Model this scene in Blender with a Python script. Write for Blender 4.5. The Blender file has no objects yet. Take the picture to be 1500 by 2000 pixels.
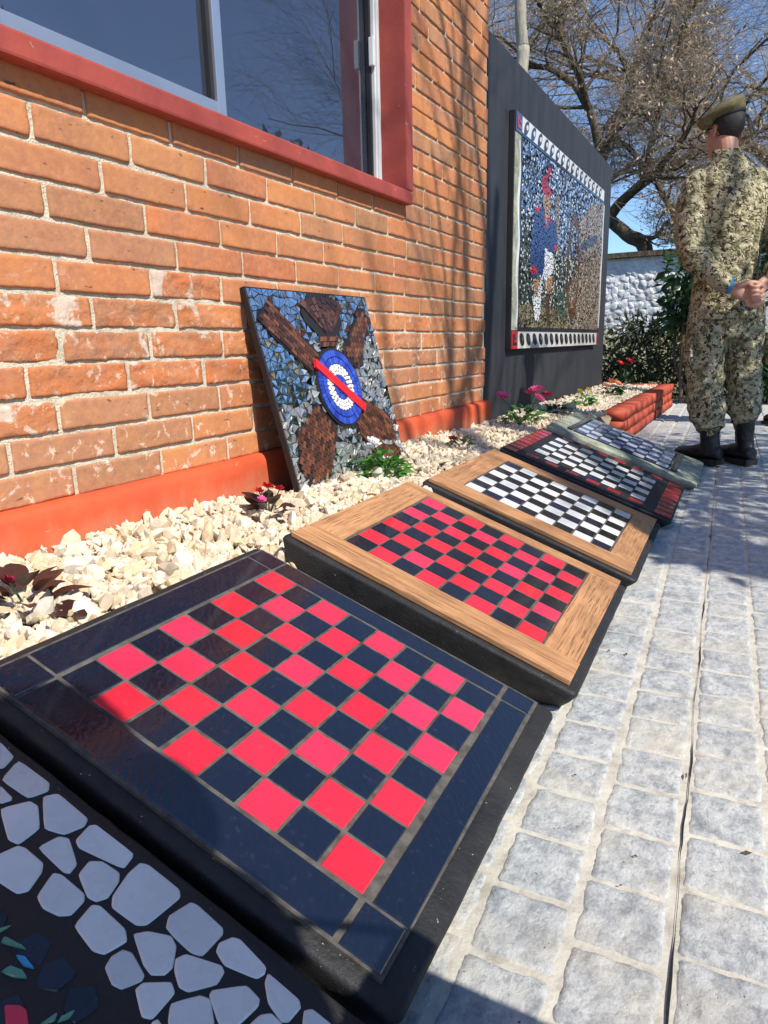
import bpy, bmesh, math, random
import numpy as np
from mathutils import Vector, Matrix, noise

# ------------------------------------------------------------------ camera, sky, sun, exposure
scene = bpy.context.scene
COL = scene.collection
R = [[0.8832395, 0.4683792, -0.0225594], [0.0906420, -0.2177330, -0.9717903], [-0.4600783, 0.8562787, -0.2347652]]
cam_d = bpy.data.cameras.new('camera')
cam = bpy.data.objects.new('camera', cam_d); COL.objects.link(cam)
cam_d.sensor_fit = 'HORIZONTAL'; cam_d.sensor_width = 36.0; cam_d.lens = 1352.85 / 1500 * 36
cam_d.clip_start = 0.02; cam_d.clip_end = 2000
m = Matrix.Identity(4)
for r in range(3):
    m[r][0] = R[0][r]; m[r][1] = -R[1][r]; m[r][2] = -R[2][r]
m[0][3], m[1][3], m[2][3] = 0.0, 0.0, 0.65
cam.matrix_world = m
scene.camera = cam

SUN = Vector((0.927, -0.375, 1.05)).normalized()          # towards the sun
ELEV = math.asin(SUN.z); AZ = math.atan2(SUN.x, SUN.y)
world = bpy.data.worlds.new('World'); scene.world = world; world.use_nodes = True
wn = world.node_tree; bg = wn.nodes['Background']
sky = wn.nodes.new('ShaderNodeTexSky'); sky.sky_type = 'NISHITA'; sky.sun_disc = False
sky.sun_elevation = ELEV; sky.sun_rotation = AZ; sky.altitude = 1200
sky.air_density = 1.0; sky.dust_density = 0.0; sky.ozone_density = 6.0
wn.links.new(sky.outputs[0], bg.inputs[0]); bg.inputs[1].default_value = 0.15
sun_d = bpy.data.lights.new('sun', 'SUN'); sun_d.energy = 4.8; sun_d.angle = math.radians(0.55); sun_d.color = (1, 0.945, 0.86)
sun = bpy.data.objects.new('sun', sun_d); COL.objects.link(sun)
sun.rotation_euler = SUN.to_track_quat('Z', 'Y').to_euler(); sun.location = (6, -3, 8)
vs = scene.view_settings
vs.view_transform = 'Standard'; vs.look = 'None'; vs.gamma = 1; vs.exposure = 0.36; vs.use_curve_mapping = False

rng = random.Random(7)
nrng = np.random.default_rng(11)
PI = math.pi

# ------------------------------------------------------------------ helpers
def link(o): COL.objects.link(o); return o

def tag(o, label, cat, group=None):
    o['label'] = label; o['category'] = cat
    if group: o['group'] = group
    return o

def par(o, p):
    o.parent = p
    return o

def mesh(name, verts, faces, mat=None, smooth=False):
    me = bpy.data.meshes.new(name)
    me.from_pydata([tuple(v) for v in verts], [], [tuple(f) for f in faces])
    mats = mat if isinstance(mat, (list, tuple)) else [mat]
    for mm in mats:
        if mm: me.materials.append(mm)
    if smooth: me.polygons.foreach_set('use_smooth', [True] * len(me.polygons))
    me.update()
    return me

def obj(name, me, parent=None, loc=None, rot=None, scale=None):
    o = link(bpy.data.objects.new(name, me))
    if parent: o.parent = parent
    if loc is not None: o.location = loc
    if rot is not None: o.rotation_euler = rot
    if scale is not None: o.scale = scale
    return o

def empty(name, loc=(0, 0, 0), rot=(0, 0, 0)):
    o = link(bpy.data.objects.new(name, None)); o.location = loc; o.rotation_euler = rot
    o.empty_display_size = 0.1
    return o

def fast_mesh(name, V, F, mats, smooth=False, midx=None, colors=None):
    """V (n,3) array, F list/array of equal sized faces"""
    V = np.asarray(V, dtype=np.float32); F = np.asarray(F, dtype=np.int32)
    k = F.shape[1]
    me = bpy.data.meshes.new(name)
    me.vertices.add(len(V)); me.vertices.foreach_set('co', V.ravel())
    me.loops.add(F.size); me.loops.foreach_set('vertex_index', F.ravel())
    me.polygons.add(len(F)); me.polygons.foreach_set('loop_start', np.arange(0, F.size, k, dtype=np.int32))
    me.polygons.foreach_set('use_smooth', np.full(len(F), bool(smooth)))
    for mm in (mats if isinstance(mats, (list, tuple)) else [mats]): me.materials.append(mm)
    if midx is not None: me.polygons.foreach_set('material_index', np.asarray(midx, dtype=np.int32))
    if colors is not None:      # per face colour
        a = me.color_attributes.new('col', 'FLOAT_COLOR', 'CORNER')
        c = np.repeat(np.asarray(colors, dtype=np.float32), k, axis=0)
        a.data.foreach_set('color', c.ravel())
    me.update(); me.validate()
    return me

BOXF = [(0, 3, 2, 1), (4, 5, 6, 7), (0, 1, 5, 4), (1, 2, 6, 5), (2, 3, 7, 6), (3, 0, 4, 7)]
def boxv(x0, x1, y0, y1, z0, z1):
    return [(x0, y0, z0), (x1, y0, z0), (x1, y1, z0), (x0, y1, z0), (x0, y0, z1), (x1, y0, z1), (x1, y1, z1), (x0, y1, z1)]

def box(name, x0, x1, y0, y1, z0, z1, mat, parent=None, bevel=0.0, org=None):
    c = ((x0 + x1) / 2, (y0 + y1) / 2, (z0 + z1) / 2) if org is None else org
    me = mesh(name, [(a - c[0], b - c[1], d - c[2]) for a, b, d in boxv(x0, x1, y0, y1, z0, z1)], BOXF, mat)
    if bevel:
        bm = bmesh.new(); bm.from_mesh(me)
        bmesh.ops.bevel(bm, geom=bm.edges[:], offset=bevel, segments=2, affect='EDGES', profile=0.6)
        bm.to_mesh(me); bm.free()
        me.polygons.foreach_set('use_smooth', [False] * len(me.polygons))
    o = obj(name, me, None, c)
    if parent is not None:
        o.parent = parent; o.matrix_parent_inverse = parent.matrix_world.inverted() if False else Matrix.Translation(-Vector(parent.location))
    return o

def child_world(o, parent):
    """parent o (placed in world coordinates) to an unrotated Empty"""
    o.parent = parent; o.matrix_parent_inverse = Matrix.Translation(-Vector(parent.location)); return o

def srgb(r, g, b):
    f = lambda c: (c / 255 / 12.92) if c / 255 <= 0.04045 else ((c / 255 + 0.055) / 1.055) ** 2.4
    return (f(r), f(g), f(b), 1)

# ------------------------------------------------------------------ material helpers
class Mat:
    def __init__(s, name, base=(0.5, 0.5, 0.5, 1), rough=0.6, metal=0.0, spec=0.5):
        s.m = bpy.data.materials.new(name); s.m.use_nodes = True
        s.nt = s.m.node_tree; s.b = s.nt.nodes['Principled BSDF']
        s.b.inputs['Base Color'].default_value = tuple(base)[:3] + (1,)
        s.b.inputs['Roughness'].default_value = rough; s.b.inputs['Metallic'].default_value = metal
        s.b.inputs['Specular IOR Level'].default_value = spec
    def n(s, t, **kw):
        x = s.nt.nodes.new(t)
        for k, v in kw.items(): setattr(x, k, v)
        return x
    def l(s, a, b): s.nt.links.new(a, b)
    def coord(s, kind='Object', scale=(1, 1, 1), rot=(0, 0, 0), rnd=False):
        tc = s.n('ShaderNodeTexCoord'); mp = s.n('ShaderNodeMapping')
        mp.inputs['Scale'].default_value = scale; mp.inputs['Rotation'].default_value = rot
        if kind == 'World':
            g = s.n('ShaderNodeNewGeometry'); s.l(g.outputs['Position'], mp.inputs['Vector'])
        else: s.l(tc.outputs[kind], mp.inputs['Vector'])
        if rnd:
            oi = s.n('ShaderNodeObjectInfo'); mu = s.n('ShaderNodeMath', operation='MULTIPLY'); mu.inputs[1].default_value = 37.0
            s.l(oi.outputs['Random'], mu.inputs[0]); s.l(mu.outputs[0], mp.inputs['Location'])
        return mp.outputs[0]
    def noise(s, vec, scale=5, detail=4, rough=0.55, dist=0.0):
        x = s.n('ShaderNodeTexNoise'); x.inputs['Scale'].default_value = scale; x.inputs['Detail'].default_value = detail
        x.inputs['Roughness'].default_value = rough; x.inputs['Distortion'].default_value = dist
        if vec is not None: s.l(vec, x.inputs['Vector'])
        return x.outputs['Fac']
    def voro(s, vec, scale=5, feature='F1', out='Distance', rnd=1.0):
        x = s.n('ShaderNodeTexVoronoi', feature=feature); x.inputs['Scale'].default_value = scale; x.inputs['Randomness'].default_value = rnd
        s.l(vec, x.inputs['Vector']); return x.outputs[out]
    def ramp(s, fac, stops, interp='LINEAR'):
        x = s.n('ShaderNodeValToRGB'); x.color_ramp.interpolation = interp
        e = x.color_ramp.elements
        while len(e) < len(stops): e.new(0.5)
        for i, (p, c) in enumerate(stops):
            e[i].position = p; e[i].color = (c, c, c, 1) if isinstance(c, (int, float)) else tuple(c)[:3] + (1,)
        s.l(fac, x.inputs[0]); return x.outputs[0]
    def mix(s, fac, a, b, mode='MIX'):
        x = s.n('ShaderNodeMix', data_type='RGBA', blend_type=mode)
        for v, i in ((fac, 0), (a, 6), (b, 7)):
            if hasattr(v, 'is_output'): s.l(v, x.inputs[i])
            elif i == 0: x.inputs[0].default_value = v
            else: x.inputs[i].default_value = tuple(v)[:3] + (1,)
        return x.outputs[2]
    def math(s, op, a, b=0.0):
        x = s.n('ShaderNodeMath', operation=op)
        for i, v in enumerate((a, b)):
            if hasattr(v, 'is_output'): s.l(v, x.inputs[i])
            else: x.inputs[i].default_value = v
        return x.outputs[0]
    def col(s, c): s.l(c, s.b.inputs['Base Color'])
    def rgh(s, c): s.l(c, s.b.inputs['Roughness'])
    def bump(s, h, strength=0.5, dist=0.01, prev=None):
        x = s.n('ShaderNodeBump'); x.inputs['Strength'].default_value = strength; x.inputs['Distance'].default_value = dist
        s.l(h, x.inputs['Height'])
        if prev is not None: s.l(prev, x.inputs['Normal'])
        s.l(x.outputs[0], s.b.inputs['Normal']); return x.outputs[0]
    def objrand(s): return s.n('ShaderNodeObjectInfo').outputs['Random']
    def attr(s, name='col'): return s.n('ShaderNodeAttribute', attribute_name=name).outputs['Color']

def brick_material(name, spalled):
    M = Mat(name, rough=0.88, spec=0.25)
    v = M.coord('Object', rnd=True)
    base = M.ramp(M.objrand(), [(0.0, (0.50, 0.175, 0.068)), (0.18, (0.57, 0.215, 0.075)), (0.4, (0.61, 0.245, 0.085)), (0.6, (0.53, 0.190, 0.072)), (0.8, (0.44, 0.205, 0.092)), (1.0, (0.33, 0.18, 0.095))])
    n1 = M.noise(v, 14, 6, 0.62); n2 = M.noise(v, 60, 5, 0.6)
    oi2 = M.math('FRACT', M.math('MULTIPLY', M.objrand(), 17.31))
    base = M.mix(M.ramp(oi2, [(0.0, 0.65), (0.22, 0.0), (0.75, 0.0), (1.0, 0.0)]), base, (0.47, 0.135, 0.065))
    base = M.mix(M.ramp(oi2, [(0.80, 0.0), (0.95, 0.6)]), base, (0.34, 0.22, 0.14))
    c = M.mix(M.ramp(n1, [(0.38, 0), (0.72, 0.75)]), base, (0.38, 0.17, 0.105))
    c = M.mix(M.ramp(M.noise(M.coord('World'), 3.2, 5, 0.6), [(0.45, 0), (0.75, 0.35)]), c, (0.36, 0.12, 0.07))
    c = M.mix(M.ramp(n2, [(0.35, 0.4), (0.6, 0)]), c, (0.62, 0.27, 0.11))
    if spalled:
        c = M.mix(M.ramp(n1, [(0.30, 0.8), (0.55, 0)]), c, (0.52, 0.15, 0.05))
        pm = M.ramp(M.noise(v, 9, 7, 0.62, 0.5), [(0.565, 0), (0.60, 0.9)])
        c = M.mix(pm, c, (0.62, 0.50, 0.40))
    else:
        pits = M.ramp(M.noise(M.coord('Object', (40, 26, 70), rnd=True), 1, 3, 0.6), [(0.27, 1), (0.33, 0)])
        c = M.mix(pits, c, (0.16, 0.075, 0.045))
    # lime bloom along the foot of the wall
    sep = M.n('ShaderNodeSeparateXYZ'); g = M.n('ShaderNodeNewGeometry'); M.l(g.outputs['Position'], sep.inputs[0])
    low = M.ramp(sep.outputs[2], [(0.36, 1), (0.72, 0.55), (0.86, 0.05)])
    lime = M.ramp(M.noise(M.coord('World', (1, 1, 1)), 26, 8, 0.68, 0.6), [(0.575, 0), (0.63, 0.8)])
    c = M.mix(M.math('MULTIPLY', lime, low), c, (0.72, 0.60, 0.46))
    M.col(c)
    h = M.math('ADD', M.noise(v, 120, 4, 0.6), M.math('MULTIPLY', M.noise(v, 34, 6, 0.7), 1.6 if spalled else 0.7))
    M.bump(h, 0.75 if spalled else 0.42, 0.0035)
    return M.m

MATS = {}
MATS['brick'] = brick_material('orange_brick', False)
MATS['brick_spalled'] = brick_material('spalled_brick', True)

M = Mat('lime_mortar', rough=0.95, spec=0.1)
v = M.coord('World')
M.col(M.ramp(M.noise(v, 22, 7, 0.65), [(0.25, (0.42, 0.36, 0.25)), (0.5, (0.68, 0.61, 0.46)), (0.75, (0.78, 0.72, 0.58))]))
M.bump(M.math('ADD', M.noise(v, 70, 6, 0.7), M.noise(v, 240, 3, 0.6)), 0.9, 0.006)
MATS['mortar'] = M.m

def painted(name, c1, c2, scr, rough=0.55, sc=1.0, dirty=0.0):
    M = Mat(name, rough=rough, spec=0.35)
    v = M.coord('World')
    c = M.mix(M.ramp(M.noise(v, 9 * sc, 6, 0.6), [(0.35, 0), (0.7, 1)]), c1, c2)
    fl = M.ramp(M.noise(M.coord('World', (30, 11, 42)), 1.0, 6, 0.65, 0.8), [(0.67, 0), (0.69, 0.9)])
    c = M.mix(fl, c, scr)
    sep = M.n('ShaderNodeSeparateXYZ'); M.l(v, sep.inputs[0])
    dirt = M.ramp(M.math('ADD', sep.outputs[2], M.math('MULTIPLY', M.noise(M.coord('World', (1, 1, .5)), 14, 6, 0.65), 0.16)), [(0.33, 0.5 * dirty), (0.385, 0)])
    c = M.mix(dirt, c, (0.50, 0.24, 0.13))
    M.col(c)
    M.rgh(M.ramp(M.noise(v, 30, 4), [(0.3, rough - 0.12), (0.7, rough + 0.15)]))
    M.bump(M.math('ADD', M.noise(v, 40, 5, 0.6), M.math('MULTIPLY', fl, 0.8)), 0.35, 0.004)
    return M.m
MATS['plinth'] = painted('plinth_orange_red_paint', (0.66, 0.105, 0.035), (0.55, 0.085, 0.032), (0.72, 0.38, 0.22), 0.6, 1.0, 1.0)
MATS['surround'] = painted('window_surround_red_paint', (0.40, 0.075, 0.05), (0.30, 0.055, 0.045), (0.55, 0.30, 0.22), 0.55)
MATS['planter_red'] = painted('planter_brick_red_paint', (0.48, 0.085, 0.04), (0.38, 0.06, 0.035), (0.5, 0.2, 0.12), 0.6)

M = Mat('black_wall_paint', rough=0.62, spec=0.3)
v = M.coord('World', (1, 5, 0.6))
M.col(M.ramp(M.noise(v, 3, 5, 0.6), [(0.3, (0.026, 0.028, 0.033)), (0.7, (0.040, 0.043, 0.050))]))
M.bump(M.noise(M.coord('World'), 60, 5, 0.6), 0.25, 0.004)
MATS['blackwall'] = M.m

M = Mat('black_bitumen_paint', rough=0.42, spec=0.45)
v = M.coord('World')
sp = M.ramp(M.noise(v, 210, 2, 0.5), [(0.73, 0), (0.76, 1)])
c = M.ramp(M.noise(v, 12, 6, 0.6), [(0.3, (0.009, 0.009, 0.010)), (0.75, (0.024, 0.024, 0.025))])
M.col(M.mix(sp, c, (0.35, 0.33, 0.30)))
M.rgh(M.ramp(M.noise(v, 18, 5), [(0.3, 0.48), (0.7, 0.8)]))
M.bump(M.math('ADD', M.noise(v, 35, 6, 0.65), M.math('MULTIPLY', M.noise(v, 160, 3), 0.6)), 0.4, 0.005)
MATS['slab'] = M.m

M = Mat('mossy_green_concrete', rough=0.85, spec=0.2)
v = M.coord('World')
c = M.ramp(M.noise(v, 16, 7, 0.65), [(0.25, (0.14, 0.16, 0.115)), (0.5, (0.29, 0.31, 0.235)), (0.7, (0.44, 0.45, 0.36))])
c = M.mix(M.ramp(M.noise(v, 55, 4), [(0.64, 0), (0.68, 0.9)]), c, (0.62, 0.60, 0.50))
c = M.mix(M.ramp(M.noise(v, 28, 3), [(0.68, 0), (0.71, 0.8)]), c, (0.50, 0.38, 0.10))
M.col(c); M.bump(M.noise(v, 60, 6, 0.7), 0.6, 0.006)
MATS['mossy'] = M.m

def tile_mat(name, c, rough=0.14, ripple=0.0, var=0.12, spec=0.5, tint=None):
    M = Mat(name, c, rough, spec=spec)
    v = M.coord('Object', rnd=True)
    dark = tuple(x * (1 - var * 2) for x in c[:3]); lite = tuple(min(1, x * (1 + var)) for x in c[:3])
    cc = M.ramp(M.objrand(), [(0.0, dark), (0.5, c), (1.0, tint or lite)])
    cc = M.mix(M.ramp(M.noise(v, 16, 4, 0.6), [(0.35, 0.22), (0.65, 0.0)]), cc, tuple(x * 0.6 for x in c[:3]))
    dust = M.ramp(M.noise(v, 90, 6, 0.7), [(0.58, 0), (0.80, 0.07)])
    M.col(M.mix(dust, cc, (0.45, 0.42, 0.38)))
    M.rgh(M.ramp(M.noise(v, 35, 5), [(0.35, rough), (0.75, rough + 0.16)]))
    M.b.inputs['Coat Weight'].default_value = 0.6; M.b.inputs['Coat Roughness'].default_value = 0.06
    if ripple:
        w = M.n('ShaderNodeTexWave', wave_type='BANDS', bands_direction='DIAGONAL'); w.inputs['Scale'].default_value = 38
        w.inputs['Distortion'].default_value = 9; w.inputs['Detail'].default_value = 3; w.inputs['Detail Scale'].default_value = 1.2
        M.l(v, w.inputs['Vector'])
        M.bump(w.outputs['Fac'], ripple, 0.0012)
    else: M.bump(M.noise(v, 25, 3), 0.05, 0.002)
    return M.m
MATS['t_black'] = tile_mat('black_rippled_slate_tile', (0.006, 0.008, 0.018), 0.10, 0.16, spec=0.9)
MATS['t_red'] = tile_mat('red_glazed_tile', (0.76, 0.022, 0.045), 0.16, 0, 0.11, tint=(0.80, 0.035, 0.10))
MATS['t_white'] = tile_mat('white_glazed_tile', (0.80, 0.80, 0.79), 0.13, 0, 0.03)
MATS['t_jet'] = tile_mat('jet_black_glazed_tile', (0.012, 0.010, 0.010), 0.16, 0.15, tint=(0.014, 0.02, 0.06))
MATS['t_maroon'] = tile_mat('deep_red_glazed_tile', (0.42, 0.022, 0.03), 0.2, 0, 0.15)
MATS['t_blue'] = tile_mat('slate_blue_glazed_tile', (0.055, 0.075, 0.19), 0.14, 0, 0.35, tint=(0.13, 0.17, 0.32))
MATS['t_pale'] = tile_mat('pale_blue_white_tile', (0.66, 0.72, 0.82), 0.13, 0, 0.1)
MATS['t_green'] = tile_mat('sea_green_glazed_tile', (0.13, 0.33, 0.22), 0.2)
MATS['t_cyan'] = tile_mat('sky_blue_glazed_tile', (0.05, 0.33, 0.60), 0.2)
MATS['t_navy'] = tile_mat('navy_glazed_shard', (0.008, 0.011, 0.022), 0.18, 0, 0.3)
MATS['t_peb'] = tile_mat('white_pebble_tile', (0.74, 0.735, 0.70), 0.22, 0, 0.07)

M = Mat('dark_grey_grout', rough=0.9, spec=0.2); v = M.coord('World')
M.col(M.ramp(M.noise(v, 60, 5), [(0.3, (0.055, 0.05, 0.045)), (0.7, (0.13, 0.12, 0.105))])); M.bump(M.noise(v, 300, 3), 0.5, 0.002)
MATS['grout'] = M.m
M = Mat('black_grout', (0.012, 0.011, 0.012), 0.6); v = M.coord('World'); M.bump(M.noise(v, 250, 3), 0.4, 0.002)
MATS['grout_black'] = M.m

def wood(name, c0, c1, axis):
    M = Mat(name, rough=0.48, spec=0.35)
    sc = (2.2, 58, 58) if axis == 0 else (58, 2.2, 58)
    v = M.coord('Object', sc, rnd=True)
    n1 = M.noise(v, 1.4, 6, 0.62, 1.2); n2 = M.noise(v, 6.5, 4, 0.6, 0.3)
    c = M.ramp(n1, [(0.25, c0), (0.5, c1), (0.78, tuple(min(1, x * 1.28) for x in c1))])
    c = M.mix(M.ramp(n2, [(0.36, 0.8), (0.47, 0)]), c, tuple(x * 0.36 for x in c0))
    c = M.mix(M.ramp(M.noise(M.coord('World'), 9, 5, 0.6), [(0.42, 0), (0.75, 0.55)]), c, tuple(x * 0.62 for x in c0))
    M.col(c); M.rgh(M.ramp(n1, [(0.3, 0.4), (0.7, 0.6)]))
    M.bump(M.math('ADD', n2, n1), 0.35, 0.002)
    return M.m
MATS['wood_u'] = wood('warm_brown_wood_lengthwise', (0.29, 0.135, 0.058), (0.50, 0.26, 0.120), 0)
MATS['wood_v'] = wood('warm_brown_wood_crosswise', (0.29, 0.135, 0.058), (0.50, 0.26, 0.120), 1)

M = Mat('crushed_limestone', rough=0.85, spec=0.25)
v = M.coord('World')
c = M.mix(M.ramp(M.noise(v, 70, 5, 0.65), [(0.3, 0.55), (0.65, 0)]), M.attr(), (0.52, 0.40, 0.24), 'MIX')
M.col(c); M.bump(M.noise(v, 180, 5, 0.65), 0.45, 0.003)
MATS['gravel'] = M.m

M = Mat('sandy_soil', rough=0.95, spec=0.1); v = M.coord('World')
M.col(M.ramp(M.noise(v, 30, 6, 0.7), [(0.3, (0.20, 0.15, 0.09)), (0.7, (0.42, 0.35, 0.24))])); M.bump(M.noise(v, 60, 6), 0.8, 0.01)
MATS['soil'] = M.m

def paver_mat(name, random_src):
    M = Mat(name, rough=0.72, spec=0.3)
    v = M.coord('World'); vv = M.coord('World', (1.0, 0.75, 1))
    n1 = M.noise(vv, 34, 10, 0.78, 0.1); n2 = M.noise(v, 6, 4, 0.6); n3 = M.noise(vv, 110, 5, 0.65, 0.2)
    c = M.ramp(n1, [(0.29, (0.16, 0.175, 0.185)), (0.43, (0.34, 0.355, 0.36)), (0.55, (0.51, 0.525, 0.51)), (0.72, (0.64, 0.635, 0.59))])
    c = M.mix(M.ramp(n3, [(0.36, 0.7), (0.46, 0)]), c, (0.25, 0.26, 0.27))
    c = M.mix(M.ramp(n2, [(0.48, 0), (0.70, 0.6)]), c, (0.62, 0.56, 0.44))
    sp = M.ramp(M.noise(v, 140, 2), [(0.745, 0), (0.76, 1)])
    c = M.mix(sp, c, (0.06, 0.04, 0.03))
    if random_src: c = M.mix(0.5, c, M.ramp(M.objrand(), [(0, (0.40, 0.42, 0.44)), (0.5, (0.52, 0.53, 0.52)), (1, (0.60, 0.58, 0.53))]), 'OVERLAY') if False else c
    M.col(c)
    M.bump(M.math('ADD', M.math('MULTIPLY', n1, 1.5), n3), 0.6, 0.005)
    return M.m
MATS['paver'] = paver_mat('blue_grey_cobble_stamp', True)
M = Mat('cream_joint_filler', rough=0.9, spec=0.15); v = M.coord('World')
M.col(M.ramp(M.noise(v, 24, 7, 0.7), [(0.3, (0.34, 0.31, 0.25)), (0.5, (0.55, 0.52, 0.44)), (0.72, (0.66, 0.63, 0.54))])); M.bump(M.noise(v, 90, 6, 0.7), 0.6, 0.004)
MATS['joint'] = M.m

M = Mat('brushed_aluminium', (0.62, 0.64, 0.66), 0.35, 0.85); MATS['alu'] = M.m
M = Mat('white_pvc', (0.62, 0.63, 0.62), 0.4); MATS['pvc'] = M.m
M = Mat('black_rubber', (0.012, 0.012, 0.012), 0.5); MATS['rubber'] = M.m
M = Mat('interior_plaster', (0.42, 0.43, 0.45), 0.9); MATS['plaster'] = M.m
M = Mat('interior_dark_panel', (0.07, 0.08, 0.11), 0.7); MATS['darkpanel'] = M.m

M = Mat('window_glass'); nt = M.nt
out = nt.nodes['Material Output']; tr = M.n('ShaderNodeBsdfTransparent'); tr.inputs[0].default_value = (0.62, 0.66, 0.74, 1)
gl = M.n('ShaderNodeBsdfGlossy'); gl.inputs['Roughness'].default_value = 0.0; gl.inputs['Color'].default_value = (0.9, 0.93, 1, 1)
fr = M.n('ShaderNodeFresnel'); fr.inputs['IOR'].default_value = 2.5
mx = M.n('ShaderNodeMixShader'); M.l(fr.outputs[0], mx.inputs[0]); M.l(tr.outputs[0], mx.inputs[1]); M.l(gl.outputs[0], mx.inputs[2]); df = M.n('ShaderNodeBsdfDiffuse'); df.inputs[0].default_value = (0.50, 0.58, 0.80, 1)
md = M.n('ShaderNodeMixShader'); md.inputs[0].default_value = 0.045; M.l(mx.outputs[0], md.inputs[1]); M.l(df.outputs[0], md.inputs[2]); M.l(md.outputs[0], out.inputs[0])
MATS['glass'] = M.m

M = Mat('mirror_shard', (0.82, 0.84, 0.86), 0.04, 1.0); MATS['mirror'] = M.m
MATS['silver'] = Mat('frosted_silver_shard', (0.80, 0.80, 0.77), 0.5, 1.0).m
M = Mat('brown_wood_tessera', rough=0.3, spec=0.5)
M.col(M.ramp(M.objrand(), [(0, (0.035, 0.016, 0.012)), (0.35, (0.075, 0.030, 0.019)), (0.7, (0.13, 0.050, 0.027)), (1, (0.20, 0.075, 0.038))])); MATS['brown_tess'] = M.m
M = Mat('dark_brown_tessera', rough=0.3)
M.col(M.ramp(M.objrand(), [(0, (0.02, 0.010, 0.010)), (0.5, (0.05, 0.024, 0.02)), (1, (0.11, 0.05, 0.035))])); MATS['plume_tess'] = M.m
M = Mat('cobalt_blue_tessera', rough=0.2)
M.col(M.ramp(M.objrand(), [(0, (0.02, 0.04, 0.28)), (0.5, (0.03, 0.07, 0.42)), (1, (0.05, 0.11, 0.55))])); MATS['blue_tess'] = M.m
MATS['white_tess'] = Mat('white_tessera', (0.8, 0.8, 0.78), 0.25).m
MATS['red_bar'] = Mat('scarlet_glazed_strip', (0.72, 0.02, 0.03), 0.2).m
M = Mat('hanging_tessera_glass', rough=0.12, metal=0.75); M.col(M.attr()); MATS['tess_glass'] = M.m
M = Mat('hanging_tessera_glazed', rough=0.3); M.col(M.attr()); MATS['tess_ceramic'] = M.m

def bark(name, c0, c1, sc=1.0):
    M = Mat(name, rough=0.9, spec=0.15); v = M.coord('Object', (6 * sc, 6 * sc, 1.6 * sc))
    n = M.noise(v, 3, 7, 0.65)
    M.col(M.ramp(n, [(0.3, c0), (0.7, c1)])); M.bump(n, 0.8, 0.03); return M.m
MATS['bark'] = bark('grey_brown_bark', (0.055, 0.042, 0.030), (0.17, 0.135, 0.10))
MATS['twig'] = bark('pale_brown_twigs', (0.20, 0.15, 0.10), (0.43, 0.34, 0.24))
MATS['pole'] = bark('pale_weathered_trunk', (0.26, 0.23, 0.18), (0.46, 0.42, 0.34))
M = Mat('dry_leaf', rough=0.8); M.col(M.attr()); MATS['dryleaf'] = M.m

def leaf_mat(name, c0, c1, rough=0.4, tr=0.25):
    M = Mat(name, rough=rough, spec=0.4)
    M.col(M.ramp(M.noise(M.coord('World'), 14, 3), [(0.3, c0), (0.7, c1)]))
    t = M.n('ShaderNodeBsdfTranslucent'); t.inputs[0].default_value = tuple(x * 1.3 for x in c1[:3]) + (1,)
    mx = M.n('ShaderNodeMixShader'); mx.inputs[0].default_value = tr
    M.l(M.b.outputs[0], mx.inputs[1]); M.l(t.outputs[0], mx.inputs[2]); M.l(mx.outputs[0], M.nt.nodes['Material Output'].inputs[0])
    return M.m
MATS['leaf_shrub'] = leaf_mat('glossy_dark_green_leaf', (0.018, 0.045, 0.014), (0.045, 0.095, 0.03), 0.28)
MATS['leaf_hedge'] = leaf_mat('dull_hedge_leaf', (0.02, 0.032, 0.012), (0.05, 0.07, 0.026), 0.6)
MATS['leaf_green'] = leaf_mat('fresh_green_leaf', (0.045, 0.16, 0.02), (0.10, 0.28, 0.045), 0.4)
MATS['leaf_bronze'] = leaf_mat('bronze_purple_leaf', (0.030, 0.011, 0.012), (0.075, 0.028, 0.024), 0.35, 0.12)
MATS['leaf_dark'] = leaf_mat('deep_green_leaf', (0.015, 0.05, 0.015), (0.04, 0.10, 0.03), 0.4)
for nm, c in (('red', (0.62, 0.012, 0.02)), ('white', (0.82, 0.82, 0.80)), ('pink', (0.70, 0.10, 0.28)), ('orange', (0.80, 0.28, 0.12)), ('yellow', (0.75, 0.55, 0.04)), ('crimson', (0.33, 0.012, 0.05))):
    MATS['petal_' + nm] = leaf_mat(nm + '_petal', c, tuple(min(1, x * 1.1) for x in c), 0.6, 0.2)

def stone_white():
    M = Mat('whitewashed_rubble', rough=0.9, spec=0.15); v = M.coord('World')
    c = M.ramp(M.noise(v, 5, 6, 0.65), [(0.28, (0.22, 0.21, 0.19)), (0.38, (0.6, 0.6, 0.6)), (0.55, (0.82, 0.82, 0.82))])
    sep = M.n('ShaderNodeSeparateXYZ'); M.l(v, sep.inputs[0])
    low_tint = M.ramp(M.math('ADD', sep.outputs[2], M.math('MULTIPLY', M.noise(v, 4, 5), 0.5)), [(0.95, 1), (1.45, 0)])  # yellow-green tint, stronger towards the bottom
    c = M.mix(M.math('MULTIPLY', low_tint, 0.75), c, (0.42, 0.38, 0.16))
    M.col(c); M.bump(M.noise(v, 22, 7, 0.7), 0.7, 0.03); return M.m
MATS['rubble'] = stone_white()
MATS['coping'] = bark('dark_clay_coping', (0.07, 0.05, 0.035), (0.20, 0.15, 0.10), 2)
M = Mat('rough_grass_ground', rough=0.95, spec=0.1); v = M.coord('World')
M.col(M.ramp(M.noise(v, 5, 7, 0.7), [(0.3, (0.030, 0.036, 0.014)), (0.7, (0.085, 0.080, 0.035))])); M.bump(M.noise(v, 20, 6), 0.8, 0.03)
MATS['grass'] = M.m

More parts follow.
